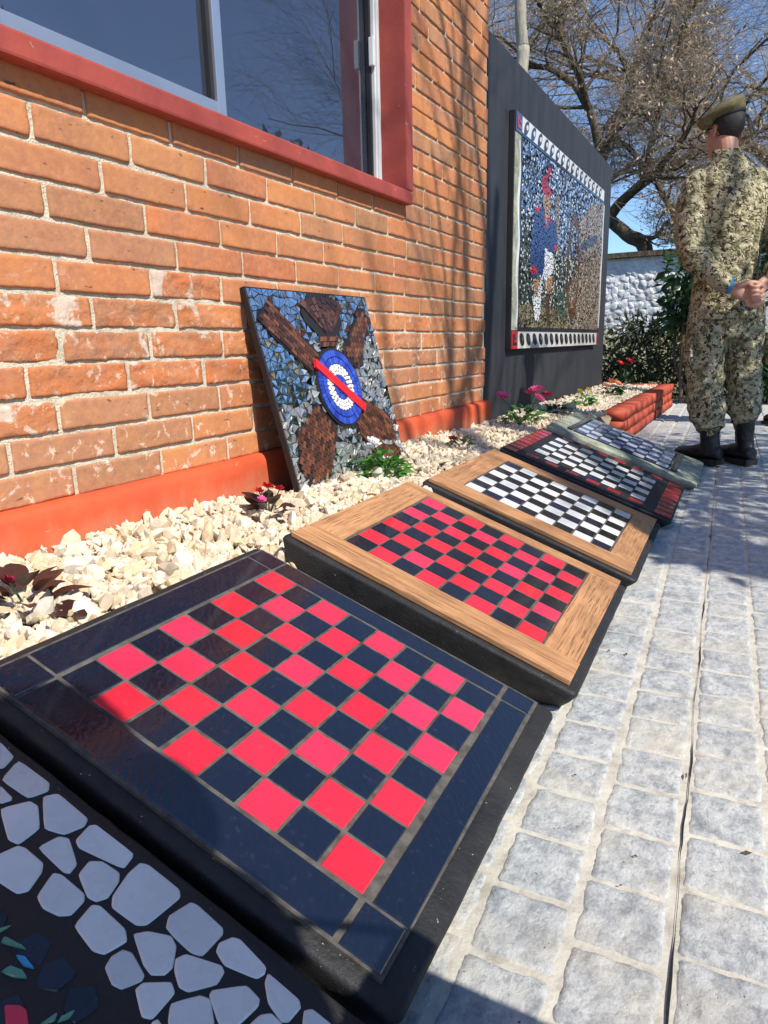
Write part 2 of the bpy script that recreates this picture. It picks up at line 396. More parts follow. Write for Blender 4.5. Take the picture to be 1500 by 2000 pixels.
M = Mat('pixel_camouflage_cloth', rough=0.85, spec=0.2)
tc = M.n('ShaderNodeTexCoord'); sn = M.n('ShaderNodeVectorMath', operation='SNAP'); sn.inputs[1].default_value = (0.0055, 0.0055, 0.0055)
M.l(tc.outputs['Object'], sn.inputs[0]); v = sn.outputs[0]
a = M.noise(v, 26, 3, 0.62, 0.5); 
mp = M.n('ShaderNodeMapping'); mp.inputs['Location'].default_value = (4.1, 2.2, 7.3); M.l(v, mp.inputs[0]); b_ = M.noise(mp.outputs[0], 34, 4, 0.65, 0.5)
mp2 = M.n('ShaderNodeMapping'); mp2.inputs['Location'].default_value = (9.1, 5.2, 1.3); M.l(v, mp2.inputs[0]); d_ = M.noise(mp2.outputs[0], 46, 3, 0.6, 0.6)
c = M.ramp(a, [(0.0, (0.15, 0.14, 0.075)), (0.39, (0.28, 0.24, 0.135)), (0.45, (0.41, 0.355, 0.215)), (0.56, (0.55, 0.49, 0.32))], 'CONSTANT')
c = M.mix(M.ramp(b_, [(0.0, 0), (0.57, 1)], 'CONSTANT'), c, (0.115, 0.12, 0.055))
c = M.mix(M.ramp(d_, [(0.0, 0), (0.58, 1)], 'CONSTANT'), c, (0.062, 0.036, 0.028))
M.col(c)
w1 = M.noise(M.coord('Object', (1, 1, 1)), 9, 5, 0.55, 0.6); w2 = M.noise(M.coord('Object'), 420, 2)
cr = M.math('ABSOLUTE', M.math('SUBTRACT', M.noise(M.coord('Object', (1, 1, 1.5)), 13, 3, 0.5, 0.9), 0.5)); cr = M.math('MULTIPLY', M.ramp(cr, [(0.0, 0.0), (0.10, 0.8), (0.3, 1.0)]), 0.55)
M.bump(M.math('ADD', M.math('ADD', w1, cr), M.math('MULTIPLY', w2, 0.05)), 0.6, 0.028)
MATS['camo'] = M.m
M = Mat('skin', (0.52, 0.27, 0.18), 0.5); M.b.inputs['Subsurface Weight'].default_value = 0.08; M.b.inputs['Subsurface Radius'].default_value = (0.02, 0.008, 0.004)
v = M.coord('Object'); M.col(M.ramp(M.noise(v, 30, 4), [(0.3, (0.47, 0.225, 0.15)), (0.7, (0.56, 0.30, 0.205))])); MATS['skin'] = M.m
M = Mat('short_black_hair', rough=0.55); v = M.coord('Object', (90, 90, 25)); nn = M.noise(v, 4, 4)
M.col(M.ramp(nn, [(0.3, (0.008, 0.006, 0.006)), (0.7, (0.035, 0.028, 0.024))])); M.bump(nn, 0.8, 0.004); MATS['hair'] = M.m
M = Mat('olive_felt', rough=0.95, spec=0.1); v = M.coord('Object'); M.col(M.ramp(M.noise(v, 60, 4), [(0.3, (0.135, 0.115, 0.062)), (0.7, (0.20, 0.17, 0.095))])); M.bump(M.noise(v, 300, 3), 0.3, 0.002); MATS['beret'] = M.m
M = Mat('black_leather', (0.010, 0.010, 0.011), 0.38, spec=0.5); v = M.coord('Object'); M.bump(M.noise(v, 45, 5, 0.6), 0.5, 0.006); MATS['leather'] = M.m
MATS['black_cloth'] = Mat('black_cloth', (0.012, 0.012, 0.013), 0.75).m
M = Mat('blue_rubber', (0.03, 0.20, 0.36), 0.45); MATS['wristband'] = M.m
M = Mat('navy_denim', (0.03, 0.04, 0.08), 0.85); MATS['denim'] = M.m
M = Mat('grey_knit', (0.14, 0.14, 0.15), 0.9); MATS['knit'] = M.m
M = Mat('dark_glass_phone', (0.02, 0.02, 0.022), 0.2); MATS['phone'] = M.m
# ------------------------------------------------------------------ ground and path
def sheet(name, x0, x1, y0, y1, z, mat):
    me = mesh(name, [(x0, y0, z), (x1, y0, z), (x1, y1, z), (x0, y1, z)], [(0, 1, 2, 3)], mat)
    o = obj(name, me); o['kind'] = 'structure'; return o
sheet('ground', -400, 400, -400, 400, -0.03, MATS['grass'])
# the path runs a little askew to the wall
PYAW = math.radians(2.2)
path = obj('path', mesh('path', [(-0.86, -2.2, 0), (2.3, -2.2, 0), (2.3, 8.3, 0), (-0.86, 8.3, 0)], [(0, 1, 2, 3)], MATS['joint']), None, (0, 0, -0.006))
path['kind'] = 'structure'; path.rotation_euler = (0, 0, PYAW)
PW = 0.1045
def paver_mesh(k):
    r = random.Random(100 + k); n = 20; V = []; F = []
    off = Vector((k * 7.3, k * 3.1, 0)); jx = [r.uniform(-1, 1) for _ in range(8)]
    for j in range(n + 1):
        for i in range(n + 1):
            u = i / n; w = j / n
            x = (u - 0.5); y = (w - 0.5)
            d = min(u, 1 - u, w, 1 - w)
            hx = 0.0478 + 0.0042 * noise.noise(Vector((k * 5.1, w * 3.0, 1.0 if u > 0.5 else 4.0)))
            hy = 0.0508 + 0.0028 * noise.noise(Vector((k * 4.3, u * 3.0, 7.0 if w > 0.5 else 11.0)))
            z = 0.0008 + 0.0013 * noise.fractal(Vector((x * 6 + k * 9, y * 8, 0.3)), 0.7, 2, 5)
            if d < 0.05: z -= 0.0034 * (1 - d / 0.05) ** 2
            cx = x * 2 * hx; cy = y * 2 * hy
            if min(u, 1 - u) < 0.02 and min(w, 1 - w) < 0.02: cx *= 0.94; cy *= 0.94
            V.append((cx, cy, z))
    for j in range(n):
        for i in range(n):
            a = j * (n + 1) + i; F.append((a, a + 1, a + n + 2, a + n + 1))
    loop = [i for i in range(n + 1)] + [j * (n + 1) + n for j in range(1, n + 1)] + [n * (n + 1) + i for i in range(n - 1, -1, -1)] + [j * (n + 1) for j in range(n - 1, 0, -1)]
    b = len(V); V += [(V[i][0], V[i][1], -0.012) for i in loop]
    L = len(loop)
    for i in range(L): F.append((loop[i], b + i, b + (i + 1) % L, loop[(i + 1) % L]))
    return mesh('paver', V, F, MATS['paver'], True)
PAV = [paver_mesh(k) for k in range(12)]
cnt = 0; restV = []; restF = []
xj = -0.003                       # slab joint (path local x) through which the dark crack runs
for c in range(-8, 20):
    stag = (c % 2) * 0.037 + 0.02 * ((c * 7) % 3)
    for r in range(-18, 78):
        lx = xj + (c + 0.5) * PW; ly = r * 0.1065 + stag
        gap = 0.007 if (c % 4 == 0) else 0.0
        near = (-4 <= c <= 2 and 0.38 < ly < 4.1)
        if lx < -0.83 or ly > 8.25: continue
        if near:
            o = obj('paver', PAV[rng.randrange(12)], path, (lx + gap * 0.5 + rng.uniform(-0.001, 0.001), ly + rng.uniform(-0.002, 0.002), 0.0009 + rng.uniform(-0.0004, 0.0005)), (rng.uniform(-0.004, 0.004), rng.uniform(-0.004, 0.004), rng.choice((0, PI / 2, PI, -PI / 2) if False else (0, PI)) + rng.uniform(-0.012, 0.012)))
            cnt += 1
        else:
            b = len(restV); h = 0.0475; g2 = 0.008; zt = 0.006 + rng.uniform(0, 0.0015)
            restV += [(lx - h, ly - h, -0.004), (lx + h, ly - h, -0.004), (lx + h, ly + h, -0.004), (lx - h, ly + h, -0.004), (lx - h + g2, ly - h + g2, zt), (lx + h - g2, ly - h + g2, zt), (lx + h - g2, ly + h - g2, zt), (lx - h + g2, ly + h - g2, zt)]
            restF += [(b + 4, b + 5, b + 6, b + 7), (b, b + 1, b + 5, b + 4), (b + 1, b + 2, b + 6, b + 5), (b + 2, b + 3, b + 7, b + 6), (b + 3, b, b + 4, b + 7)]
o = obj('far_pavers', fast_mesh('far_pavers', restV, restF, MATS['paver']), path); o['kind'] = 'stuff'
# dark shrinkage crack along the slab joint
cv = []; cf = []
y = -1.0; k = 0
while y < 8:
    wx = xj + 0.004 + 0.004 * noise.noise(Vector((0.2, y * 5, 0))) + 0.0015 * noise.noise(Vector((7, y * 30, 0))); w = max(0.0003, 0.0005 + 0.0020 * noise.noise(Vector((3, y * 7, 1))))
    cv += [(wx - w, y, 0.0022), (wx + w, y, 0.0022)]
    if k: cf.append((2 * k - 2, 2 * k - 1, 2 * k + 1, 2 * k))
    k += 1; y += 0.02
obj('joint_crack', mesh('joint_crack', cv, cf, MATS['grout_black']), path)

# a little litter: bits of leaf and twig lying on the paving
LV = []; LF = []
for q in range(90):
    x = rng.uniform(-0.26, 0.5); y = rng.uniform(0.55, 4.5); a = rng.uniform(0, 6.3); l = rng.uniform(0.002, 0.009); w = l * rng.uniform(.15, .5); c, s_ = math.cos(a), math.sin(a); b = len(LV)
    LV += [(x - c * l, y - s_ * l, .0045), (x - s_ * w, y + c * w, .0065), (x + c * l, y + s_ * l, .005), (x + s_ * w, y - c * w, .0045)]; LF.append((b, b + 1, b + 2, b + 3))
o = obj('litter', mesh('litter', LV, LF, MATS['bark']), path); o['kind'] = 'stuff'

# ------------------------------------------------------------------ the brick building
WX = -1.300                       # outer face of the bricks
house = empty('brick_building', (-1.4, 1.0, 0.0))
tag(house, 'orange brick building with red plinth and a red framed sliding window', 'building')
YA, YB, ZT = -1.6, 3.60, 3.3      # extent along the wall, top
OY0, OY1, OZ0, OZ1 = -0.9, 2.600, 1.225, 2.45    # window opening
mo = WX - 0.0066
WV = []; WF = []
for (a, b, c, d) in ((YA, YB - 0.004, 0.0, OZ0), (YA, OY0, OZ0, OZ1), (OY1, YB - 0.004, OZ0, OZ1), (YA, YB - 0.004, OZ1, ZT)):
    bb = len(WV); WV += boxv(WX - 0.24, mo, a, b, c, d); WF += [tuple(i + bb for i in f) for f in BOXF]
o = obj('mortar_wall', mesh('mortar_wall', WV, WF, MATS['mortar'])); child_world(o, house)

def brick_mesh(k, spalled):
    r = random.Random(k * 13 + 5); L, h = 0.2435, 0.0612
    nx, nz = (34, 12) if spalled else (40, 14)
    V = []; F = []
    s = k * 6.7
    chip = [(r.choice((-1, 1)), r.choice((-1, 1)), r.uniform(0.004, 0.012)) for _ in range(2)] if r.random() < 0.7 else []
    for j in range(nz + 1):
        for i in range(nx + 1):
            u = i / nx; w = j / nz
            # denser near the edge
            uu = 0.5 - 0.5 * math.cos(u * PI) if False else u
            y = (uu - 0.5) * L; z = (w - 0.5) * h
            ey = 0.0022 * noise.noise(Vector((s, w * 2.5, 2.0 if u > 0.5 else 6.0)))
            ez = 0.0022 * noise.fractal(Vector((s + 3, y * 22, 2.0 if w > 0.5 else 6.0)), 1, 2, 3)
            if u in (0, 1): y += ey
            if w in (0, 1): z += ez
            d = min(L / 2 - abs((uu - 0.5) * L), h / 2 - abs((w - 0.5) * h))
            x = 0.0009 * noise.fractal(Vector((y * 40 + s, z * 40, 0)), 0.9, 2, 3)
            if d < 0.0035: x -= 0.0020 * (1 - d / 0.0035) ** 2 * (0.8 + 0.5 * noise.noise(Vector((s + y * 30, z * 30, 5))))
            for (cy, cz, cr) in chip:
                dd = math.hypot(y - cy * L / 2, z - cz * h / 2)
                if dd < cr: x -= (cr - dd) * 0.5
            if spalled:
                f = noise.fractal(Vector((y * 13 + s, z * 17, 1.0)), 0.8, 2.1, 5) 
                x -= 0.0020 + 0.0056 * max(-0.5, min(0.45, f)) + 0.0014 * noise.noise(Vector((y * 70 + s, z * 70, 3)))
            V.append((x, y, z))
    for j in range(nz):
        for i in range(nx):
            a = j * (nx + 1) + i; F.append((a, a + 1, a + nx + 2, a + nx + 1))
    loop = [i for i in range(nx + 1)] + [j * (nx + 1) + nx for j in range(1, nz + 1)] + [nz * (nx + 1) + i for i in range(nx - 1, -1, -1)] + [j * (nx + 1) for j in range(nz - 1, 0, -1)]
    b = len(V); V += [(-0.035, V[i][1], V[i][2]) for i in loop]; Ln = len(loop)
    for i in range(Ln): F.append((loop[i], b + i, b + (i + 1) % Ln, loop[(i + 1) % Ln]))
    return mesh('brick', V, F, MATS['brick_spalled' if spalled else 'brick'], True)
BR = [brick_mesh(k, False) for k in range(16)]; BS = [brick_mesh(40 + k, True) for k in range(8)]
BL, CH, Z0 = 0.2555, 0.0716, 0.340
blist = []
row = -1; z = Z0 - CH
while z < ZT - CH:
    ph = (0.107 if row % 2 else 0.107 + BL / 2) + 0.02 * math.sin(row * 2.3) + rng.uniform(-0.02, 0.02)
    y = ph - 8 * BL
    while y < YB:
        ln = BL * (1 + rng.uniform(-0.03, 0.03))
        a, b = max(y, YA), min(y + ln, YB + 0.006)
        zc = z + CH / 2
        if b - a > 0.045:
            segs = [(a, b)]
            if OZ0 - 0.03 < zc < OZ1 + 0.03:
                segs = []
                if a < OY0 - 0.05: segs.append((a, min(b, OY0 - 0.05)))
                if b > OY1 + 0.058: segs.append((max(a, OY1 + 0.052), b))
            for (p, q) in segs:
                if q - p > 0.04: blist.append((p, q, zc, row))
        y += ln
    row += 1; z += CH
def vis(p, q, zc):        # visible size from the doorway side: nearer is larger
    yc = (p + q) / 2
    return 0 if yc < 0.55 or zc < 0.33 or zc > 0.65 + yc * 0.62 + 0.35 else 1 / (yc * yc + 1.69)
blist.sort(key=lambda t: -vis(t[0], t[1], t[2]))
rV = []; rF = []
for i, (p, q, zc, rw) in enumerate(blist):
    yc = (p + q) / 2; L = q - p
    if i < 300:
        sp_ = (3 <= rw <= 5 and yc < 3.4 and rng.random() < (0.95 if yc < 1.7 else 0.55)) or (rw in (2, 6) and yc < 1.8 and rng.random() < 0.3)
        me = (BS if sp_ else BR)[rng.randrange(8 if sp_ else 16)]
        o = obj('brick', me, house, None, (rng.uniform(-0.006, 0.006), rng.uniform(-0.012, 0.012), rng.uniform(-0.006, 0.006) + (PI if False else 0)), (1, (L - 0.0125) / 0.2435, 1))
        o.location = (WX + rng.uniform(-0.0015, 0.0015) + 1.4, yc - 1.0, zc + rng.uniform(-0.0015, 0.0015))
    else:
        b = len(rV); h = 0.03; l2 = (L - 0.012) / 2; e = 0.004
        rV += [(WX - 0.03, yc - l2, zc - h), (WX - 0.03, yc + l2, zc - h), (WX - 0.03, yc + l2, zc + h), (WX - 0.03, yc - l2, zc + h), (WX, yc - l2 + e, zc - h + e), (WX, yc + l2 - e, zc - h + e), (WX, yc + l2 - e, zc + h - e), (WX, yc - l2 + e, zc + h - e)]
        rF += [(b + 4, b + 5, b + 6, b + 7), (b, b + 1, b + 5, b + 4), (b + 1, b + 2, b + 6, b + 5), (b + 2, b + 3, b + 7, b + 6), (b + 3, b, b + 4, b + 7)]
o = obj('outlying_bricks', fast_mesh('outlying_bricks', rV, rF, MATS['brick'])); child_world(o, house); o['kind'] = 'stuff'

# painted plinth with a soft weathered top edge
def plinth(y0, y1):
    prof = [(-1.309, 0.345), (-1.287, 0.343), (-1.276, 0.337), (-1.270, 0.326), (-1.268, 0.30), (-1.266, 0.0), (-1.33, 0.0)]
    V = []; F = []; n = 90
    for k in range(n + 1):
        y = y0 + (y1 - y0) * k / n
        for q, (x, z) in enumerate(prof):
            a = 0.003 * noise.noise(Vector((y * 7, q * 0.4, 2))) if q not in (0, 6) else 0
            V.append((x + a, y, z + (a * 0.8 if q < 4 else 0)))
    P = len(prof)
    for k in range(n):
        for q in range(P - 1): F.append((k * P + q, (k + 1) * P + q, (k + 1) * P + q + 1, k * P + q + 1))
    F.append(tuple(range(P - 1, -1, -1))); F.append(tuple(n * P + i for i in range(P)))
    o = obj('plinth', mesh('plinth', V, F, MATS['plinth'], True)); child_world(o, house)
plinth(YA, 3.625)
# window surround: concrete lining standing proud of the bricks
WGX = -1.395                      # plane of the glass
for nm, a in (('window_sill', (WGX - 0.06, -1.262, OY0 - 0.05, OY1 + 0.052, OZ0 - 0.044, OZ0 + 0.004)),
              ('window_jamb', (WGX - 0.06, -1.2605, OY1 - 0.002, OY1 + 0.054, OZ0 + 0.0045, OZ1 - 0.003)),
              ('window_jamb', (WGX - 0.06, -1.2605, OY0 - 0.05, OY0 + 0.002, OZ0 + 0.0045, OZ1 - 0.003)),
              ('window_lintel', (WGX - 0.06, -1.262, OY0 - 0.05, OY1 + 0.052, OZ1 - 0.0025, OZ1 + 0.048))):
    box(nm, *a, MATS['surround'], house, 0.006)
# sliding window
win = empty('window'); child_world(win, house)
def wbox(nm, x0, x1, y0, y1, z0, z1, mat, bev=0.002): 
    o = box(nm, x0, x1, y0, y1, z0, z1, mat, None, bev); o.parent = win; o.location = o.location - Vector((0, 0, 0)); return o
win.location = (0, 0, 0); win.matrix_parent_inverse = Matrix.Translation(-Vector(house.location))
MY = 1.668
wbox('bottom_rail', WGX - 0.02, WGX + 0.022, OY0 + 0.002, OY1 - 0.002, OZ0 + 0.004, OZ0 + 0.026, MATS['alu'])
wbox('sash_rail', WGX + 0.002, WGX + 0.0235, OY0 + 0.042, MY - 0.018, OZ0 + 0.0265, OZ0 + 0.080, MATS['alu'])
wbox('top_rail', WGX - 0.02, WGX + 0.022, OY0 + 0.002, OY1 - 0.002, OZ1 - 0.04, OZ1 - 0.003, MATS['alu'])
wbox('side_rail', WGX - 0.02, WGX + 0.026, OY1 - 0.046, OY1 - 0.0025, OZ0 + 0.0265, OZ1 - 0.0405, MATS['pvc'])
wbox('rail_lip', WGX + 0.026, WGX + 0.034, OY1 - 0.036, OY1 - 0.024, OZ0 + 0.0265, OZ1 - 0.0405, MATS['pvc'])
wbox('side_rail', WGX - 0.02, WGX + 0.022, OY0 + 0.002, OY0 + 0.04, OZ0 + 0.0265, OZ1 - 0.0405, MATS['alu'])
wbox('meeting_stile', WGX + 0.002, WGX + 0.024, MY - 0.017, MY + 0.017, OZ0 + 0.0265, OZ1 - 0.0405, MATS['alu'])
wbox('rubber_seal', WGX - 0.002, WGX + 0.014, MY - 0.031, MY - 0.0175, OZ0 + 0.0265, OZ1 - 0.0405, MATS['rubber'])
wbox('rubber_seal', WGX - 0.004, WGX + 0.014, OY1 - 0.060, OY1 - 0.0465, OZ0 + 0.0265, OZ1 - 0.0405, MATS['rubber'])
wbox('latch', WGX + 0.014, WGX + 0.034, OY1 - 0.068, OY1 - 0.048, 1.655, 1.75, MATS['pvc'], 0.003)
wbox('pane', WGX - 0.006, WGX - 0.002, OY0 + 0.04, MY - 0.017, OZ0 + 0.026, OZ1 - 0.04, MATS['glass'], 0)
wbox('pane', WGX - 0.011, WGX - 0.007, MY - 0.0165, OY1 - 0.0465, OZ0 + 0.026, OZ1 - 0.04, MATS['glass'], 0)
# the room behind the glass
rm = obj('room', mesh('room', boxv(-4.6, WGX - 0.30, YA + 0.05, YB - 0.05, 0.0, 3.2), [tuple(f) for i, f in enumerate(BOXF) if i != 3], MATS['plaster'])); child_world(rm, house)
V = boxv(-4.8, WX - 0.2401, YA, YB - 0.01, ZT + 0.001, ZT + 0.18)
o = obj('roof_slab', mesh('roof_slab', V, BOXF, MATS['mortar'])); child_world(o, house)
V = boxv(-4.8, -4.65, YA, YB - 0.01, 0.0, ZT); o = obj('rear_wall', mesh('rear_wall', V, BOXF, MATS['mortar'])); child_world(o, house)
for yy in (YA - 0.02, YB - 0.13):
    V = boxv(-4.649, WX - 0.2405, yy, yy + 0.12, 0.0, ZT); o = obj('end_wall', mesh('end_wall', V, BOXF, MATS['mortar'])); child_world(o, house)
box('dark_shape_panel', -4.58, -4.55, 1.2, 3.0, 1.7, 2.5, MATS['darkpanel'], house)  # made-up panel standing in for dark shapes reflected in the panes

# ------------------------------------------------------------------ black wall with the hanging mosaic
bw = obj('black_wall', mesh('black_wall', [(a, b - 5.2, c) for a, b, c in boxv(-0.13, 0, 3.615, 6.86, 0.0, 2.135)], BOXF, MATS['blackwall']), None, (-1.312, 5.2, 0))
bm = bmesh.new(); bm.from_mesh(bw.data); bmesh.ops.bevel(bm, geom=bm.edges[:], offset=0.008, segments=2, affect='EDGES'); bm.to_mesh(bw.data); bm.free()
tag(bw, 'matt black freestanding wall beside the brick corner, carrying the large mosaic', 'wall')

def inpoly(p, poly):
    x, y = p; c = False; j = len(poly) - 1
    for i in range(len(poly)):
        if (poly[i][1] > y) != (poly[j][1] > y) and x < (poly[j][0] - poly[i][0]) * (y - poly[i][1]) / (poly[j][1] - poly[i][1]) + poly[i][0]: c = not c
        j = i
    return c
HANG={
 'plume':[(4.634, 1.697), (4.702, 1.71), (4.687, 1.653), (4.601, 1.638)],
 'hat':[(4.506, 1.628), (4.656, 1.652), (4.629, 1.612), (4.747, 1.562), (4.702, 1.535), (4.51, 1.539)],
 'face':[(4.547, 1.53), (4.723, 1.546), (4.711, 1.469), (4.685, 1.418), (4.611, 1.377), (4.565, 1.456)],
 'coat':[(4.382, 1.429), (4.555, 1.458), (4.63, 1.348), (4.751, 1.411), (4.87, 1.403), (4.92, 1.242), (4.846, 1.205), (4.644, 1.23), (4.628, 1.1), (4.555, 1.054), (4.365, 1.025), (4.296, 1.096), (4.314, 1.264)],
 'collar':[(4.511, 1.524), (4.561, 1.459), (4.624, 1.343), (4.694, 1.4), (4.669, 1.416), (4.621, 1.374), (4.571, 1.449)],
 'cuff':[(4.311, 1.09), (4.459, 1.102), (4.435, 1.053), (4.329, 1.046)],
 'cuff2':[(4.837, 1.267), (4.922, 1.28), (4.922, 1.233), (4.842, 1.23)],
 'ep':[(4.376, 1.432), (4.502, 1.447), (4.493, 1.421), (4.379, 1.4)],
 'ep2':[(4.717, 1.419), (4.806, 1.419), (4.793, 1.397), (4.727, 1.392)],
 'trous':[(4.613, 1.227), (4.811, 1.206), (4.848, 1.109), (4.701, 1.027), (4.587, 1.048), (4.531, 0.773), (4.434, 0.771), (4.372, 0.9), (4.487, 0.986), (4.613, 1.098)],
 'tan':[(4.389, 1.023), (4.503, 1.034), (4.485, 0.917), (4.409, 0.934)],
 'tan2':[(4.683, 1.047), (4.83, 1.069), (4.783, 0.956), (4.684, 0.956)],
 'boot':[(4.647, 0.945), (4.75, 0.951), (4.797, 0.742), (4.71, 0.741)],
 'cannon':[(5.593, 1.356), (6.181, 1.496), (6.198, 1.426), (5.657, 1.306)],
 'musket':[(4.862, 1.581), (4.936, 1.593), (4.938, 1.294), (4.876, 1.287)],
 'brown':[(5.489, 1.492), (5.955, 1.69), (6.338, 1.738), (6.392, 0.743), (5.249, 0.733), (5.244, 1.012), (5.558, 1.125)],
 'green':[(4.913, 0.967), (5.248, 0.984), (5.241, 0.78), (4.904, 0.775)],
}
HCOL = [('cuff', (0.5, .02, .03)), ('cuff2', (0.5, .02, .03)), ('ep', (0.5, .02, .03)), ('ep2', (.5, .02, .03)), ('plume', (.5, .02, .04)), ('hat', (.42, .02, .05)), ('collar', (.55, .05, .04)), ('face', (.42, .26, .15)),
        ('tan', (.42, .24, .12)), ('tan2', (.42, .22, .10)), ('boot', (.09, .045, .025)), ('trous', (.72, .74, .76)), ('coat', (.03, .065, .20)), ('cannon', (.07, .08, .12)), ('musket', (.26, .17, .11))]
PX = -1.275; HY0, HY1, HZ0, HZ1 = 3.965, 6.395, 0.604, 1.858
hang = empty('wall_mosaic', (PX, 5.18, HZ0)); tag(hang, 'large wall mosaic of a soldier in blue coat and red hat beside a cannon', 'mosaic')
box('backing_board', PX - 0.036, PX - 0.004, HY0, HY1, HZ0, HZ1, MATS['grout_black'], hang, 0.003)
IY0, IY1, IZ0, IZ1 = 4.09, 6.365, 0.733, 1.752
def hang_colour(y, z, r):
    for k, c in HCOL:
        if inpoly((y, z), HANG[k]): return c, 1
    e = ((y - 5.39) / 0.19) ** 2 + ((z - 1.17) / 0.37) ** 2
    spoke = abs(math.sin(math.atan2(z - 1.17, (y - 5.39) * 1.9) * 5)) < 0.28
    if 0.62 < e < 1.05 or (e < 0.62 and spoke): return (.13, .06, .025), 1
    t = (z - IZ0) / (IZ1 - IZ0)
    if inpoly((y, z), HANG['brown']): return ((.26, .19, .13) if r.random() < .7 else (.42, .36, .30)), (1 if r.random() < .75 else 0)
    if inpoly((y, z), HANG['green']) and r.random() < .5: return (.05, .11, .07), 1
    if t < 0.13: return ((.30, .21, .13) if r.random() < .6 else (.2, .22, .12)), (1 if r.random() < .6 else 0)
    if y < 4.36 and t < 0.62: return ((.05, .06, .045) if r.random() < .72 else (.6, .6, .56)), (1 if r.random() < .5 else 0)
    if t < 0.5: return ((.09, .11, .085) if r.random() < .62 else (.62, .64, .6)), (1 if r.random() < .5 else 0)
    return ((.26, .36, .56) if r.random() < .38 else ((.66, .72, .78) if r.random() < .5 else (.07, .09, .11))), (0 if r.random() < .7 else 1)
V = []; F = []; CC = []; MI = []
hr = random.Random(3); dy, dz = 0.022, 0.0145; ny = int((IY1 - IY0) / dy); nz = int((IZ1 - IZ0) / dz)
dy = (IY1 - IY0) / ny; dz = (IZ1 - IZ0) / nz
for j in range(nz):
    for i in range(ny):
        yc = min(IY1 - dy / 2, IY0 + (i + 0.5 + (0.5 if j % 2 else 0)) * dy + hr.uniform(-.005, .005)); zc = min(IZ1 - dz / 2, max(IZ0 + dz / 2, IZ0 + (j + 0.5) * dz + hr.uniform(-.0045, .0045)))
        c, mi = hang_colour(yc, zc, hr); b = len(V); tx, tz = hr.gauss(0, 0.14), hr.gauss(0, 0.14)
        if mi: tx *= 0.25; tz *= 0.25
        for (sy, sz) in ((-1, -1), (1, -1), (1, 1), (-1, 1)):
            oy = sy * dy * 0.56 * hr.uniform(0.5, 1.0); oz = sz * dz * 0.62 * hr.uniform(0.45, 1.0)
            V.append((PX + 0.001 + oy * tx + oz * tz, yc + oy, zc + oz))
        f = hr.uniform(0.85, 1.12) if mi else hr.uniform(0.65, 1.2)
        F.append((b, b + 1, b + 2, b + 3)); CC.append((c[0] * f, c[1] * f, c[2] * f, 1)); MI.append(mi)
o = obj('tesserae', fast_mesh('tesserae', V, F, [MATS['tess_glass'], MATS['tess_ceramic']], False, MI, CC)); child_world(o, hang); o['kind'] = 'stuff'
box('picture_rim', PX - 0.003, PX + 0.004, IY0 - 0.012, IY1 + 0.008, IZ1 + 0.001, IZ1 + 0.018, MATS['t_navy'], hang)
box('picture_rim', PX - 0.003, PX + 0.004, IY0 - 0.012, IY1 + 0.008, IZ0 - 0.022, IZ0 - 0.001, MATS['grout_black'], hang)
box('picture_rim', PX - 0.003, PX + 0.004, IY0 - 0.013, IY0 - 0.002, IZ0, IZ1, MATS['t_navy'], hang)
def ribbon(name, pts, w, mat, parent, x):
    V = []; F = []
    for i, (y, z) in enumerate(pts):
        a = pts[max(i - 1, 0)]; b = pts[min(i + 1, len(pts) - 1)]
        t = Vector((b[0] - a[0], b[1] - a[1])); t.normalize(); n_ = Vector((-t.y, t.x)) * w * (0.45 + 0.55 * math.sin(PI * (i + 0.5) / len(pts)))
        V += [(x, y + n_.x, z + n_.y), (x, y - n_.x, z - n_.y), (x - 0.006, y + n_.x, z + n_.y), (x - 0.006, y - n_.x, z - n_.y)]
    for i in range(len(pts) - 1):
        b = 4 * i; F += [(b, b + 1, b + 5, b + 4), (b + 2, b, b + 4, b + 6), (b + 1, b + 3, b + 7, b + 5)]
    o = obj(name, mesh(name, V, F, mat)); child_world(o, parent); return o
box('border_ground', PX - 0.0035, PX - 0.0005, 4.085, HY1 - 0.01, IZ1 + 0.019, HZ1 - 0.004, MATS['t_peb'], hang)
box('border_ground', PX - 0.0035, PX - 0.0005, 4.085, HY1 - 0.06, HZ0 + 0.006, IZ0 - 0.023, MATS['t_peb'], hang)
box('border_ground', PX - 0.0035, PX - 0.0005, HY0 + 0.004, IY0 - 0.0135, HZ0 + 0.11, IZ1 + 0.0, MATS['mossy'], hang)
def oval(yc, zc, ry, rz, rot, mat, nm, x):
    pts = []
    for a in np.linspace(0, 2 * PI, 15)[:-1]:
        u, w = ry * math.cos(a), rz * math.sin(a); pts.append((yc + u * math.cos(rot) - w * math.sin(rot), zc + u * math.sin(rot) + w * math.cos(rot)))
    n = len(pts); V = [(x, a, b) for a, b in pts] + [(x - 0.005, a, b) for a, b in pts]
    o = obj(nm, mesh(nm, V, [tuple(range(n))] + [(k, n + k, n + (k + 1) % n, (k + 1) % n) for k in range(n)], MATS[mat])); child_world(o, hang)
for kx in range(16):
    yc = 4.165 + kx * 0.1365
    zt_, zb_ = IZ1 + 0.064, HZ0 + 0.058
    oval(yc, zt_ - 0.006, 0.050, 0.027, 0.75, 't_jet', 'scroll', PX + 0.004)
    oval(yc + 0.004, zt_ - 0.004, 0.020, 0.012, 0.75, 't_peb', 'scroll_eye', PX + 0.006)
    if yc < HY1 - 0.12:
        oval(yc, zb_, 0.050, 0.030, -0.6, 't_jet', 'scroll', PX + 0.004)
        oval(yc, zb_ + 0.004, 0.019, 0.011, -0.6, 'grout', 'scroll_eye', PX + 0.006)
ribbon('wave_line', [(4.045 + 0.014 * math.sin(z * 17), z) for z in np.linspace(0.73, 1.72, 40)], 0.012, MATS['t_white'], hang, PX + 0.005)
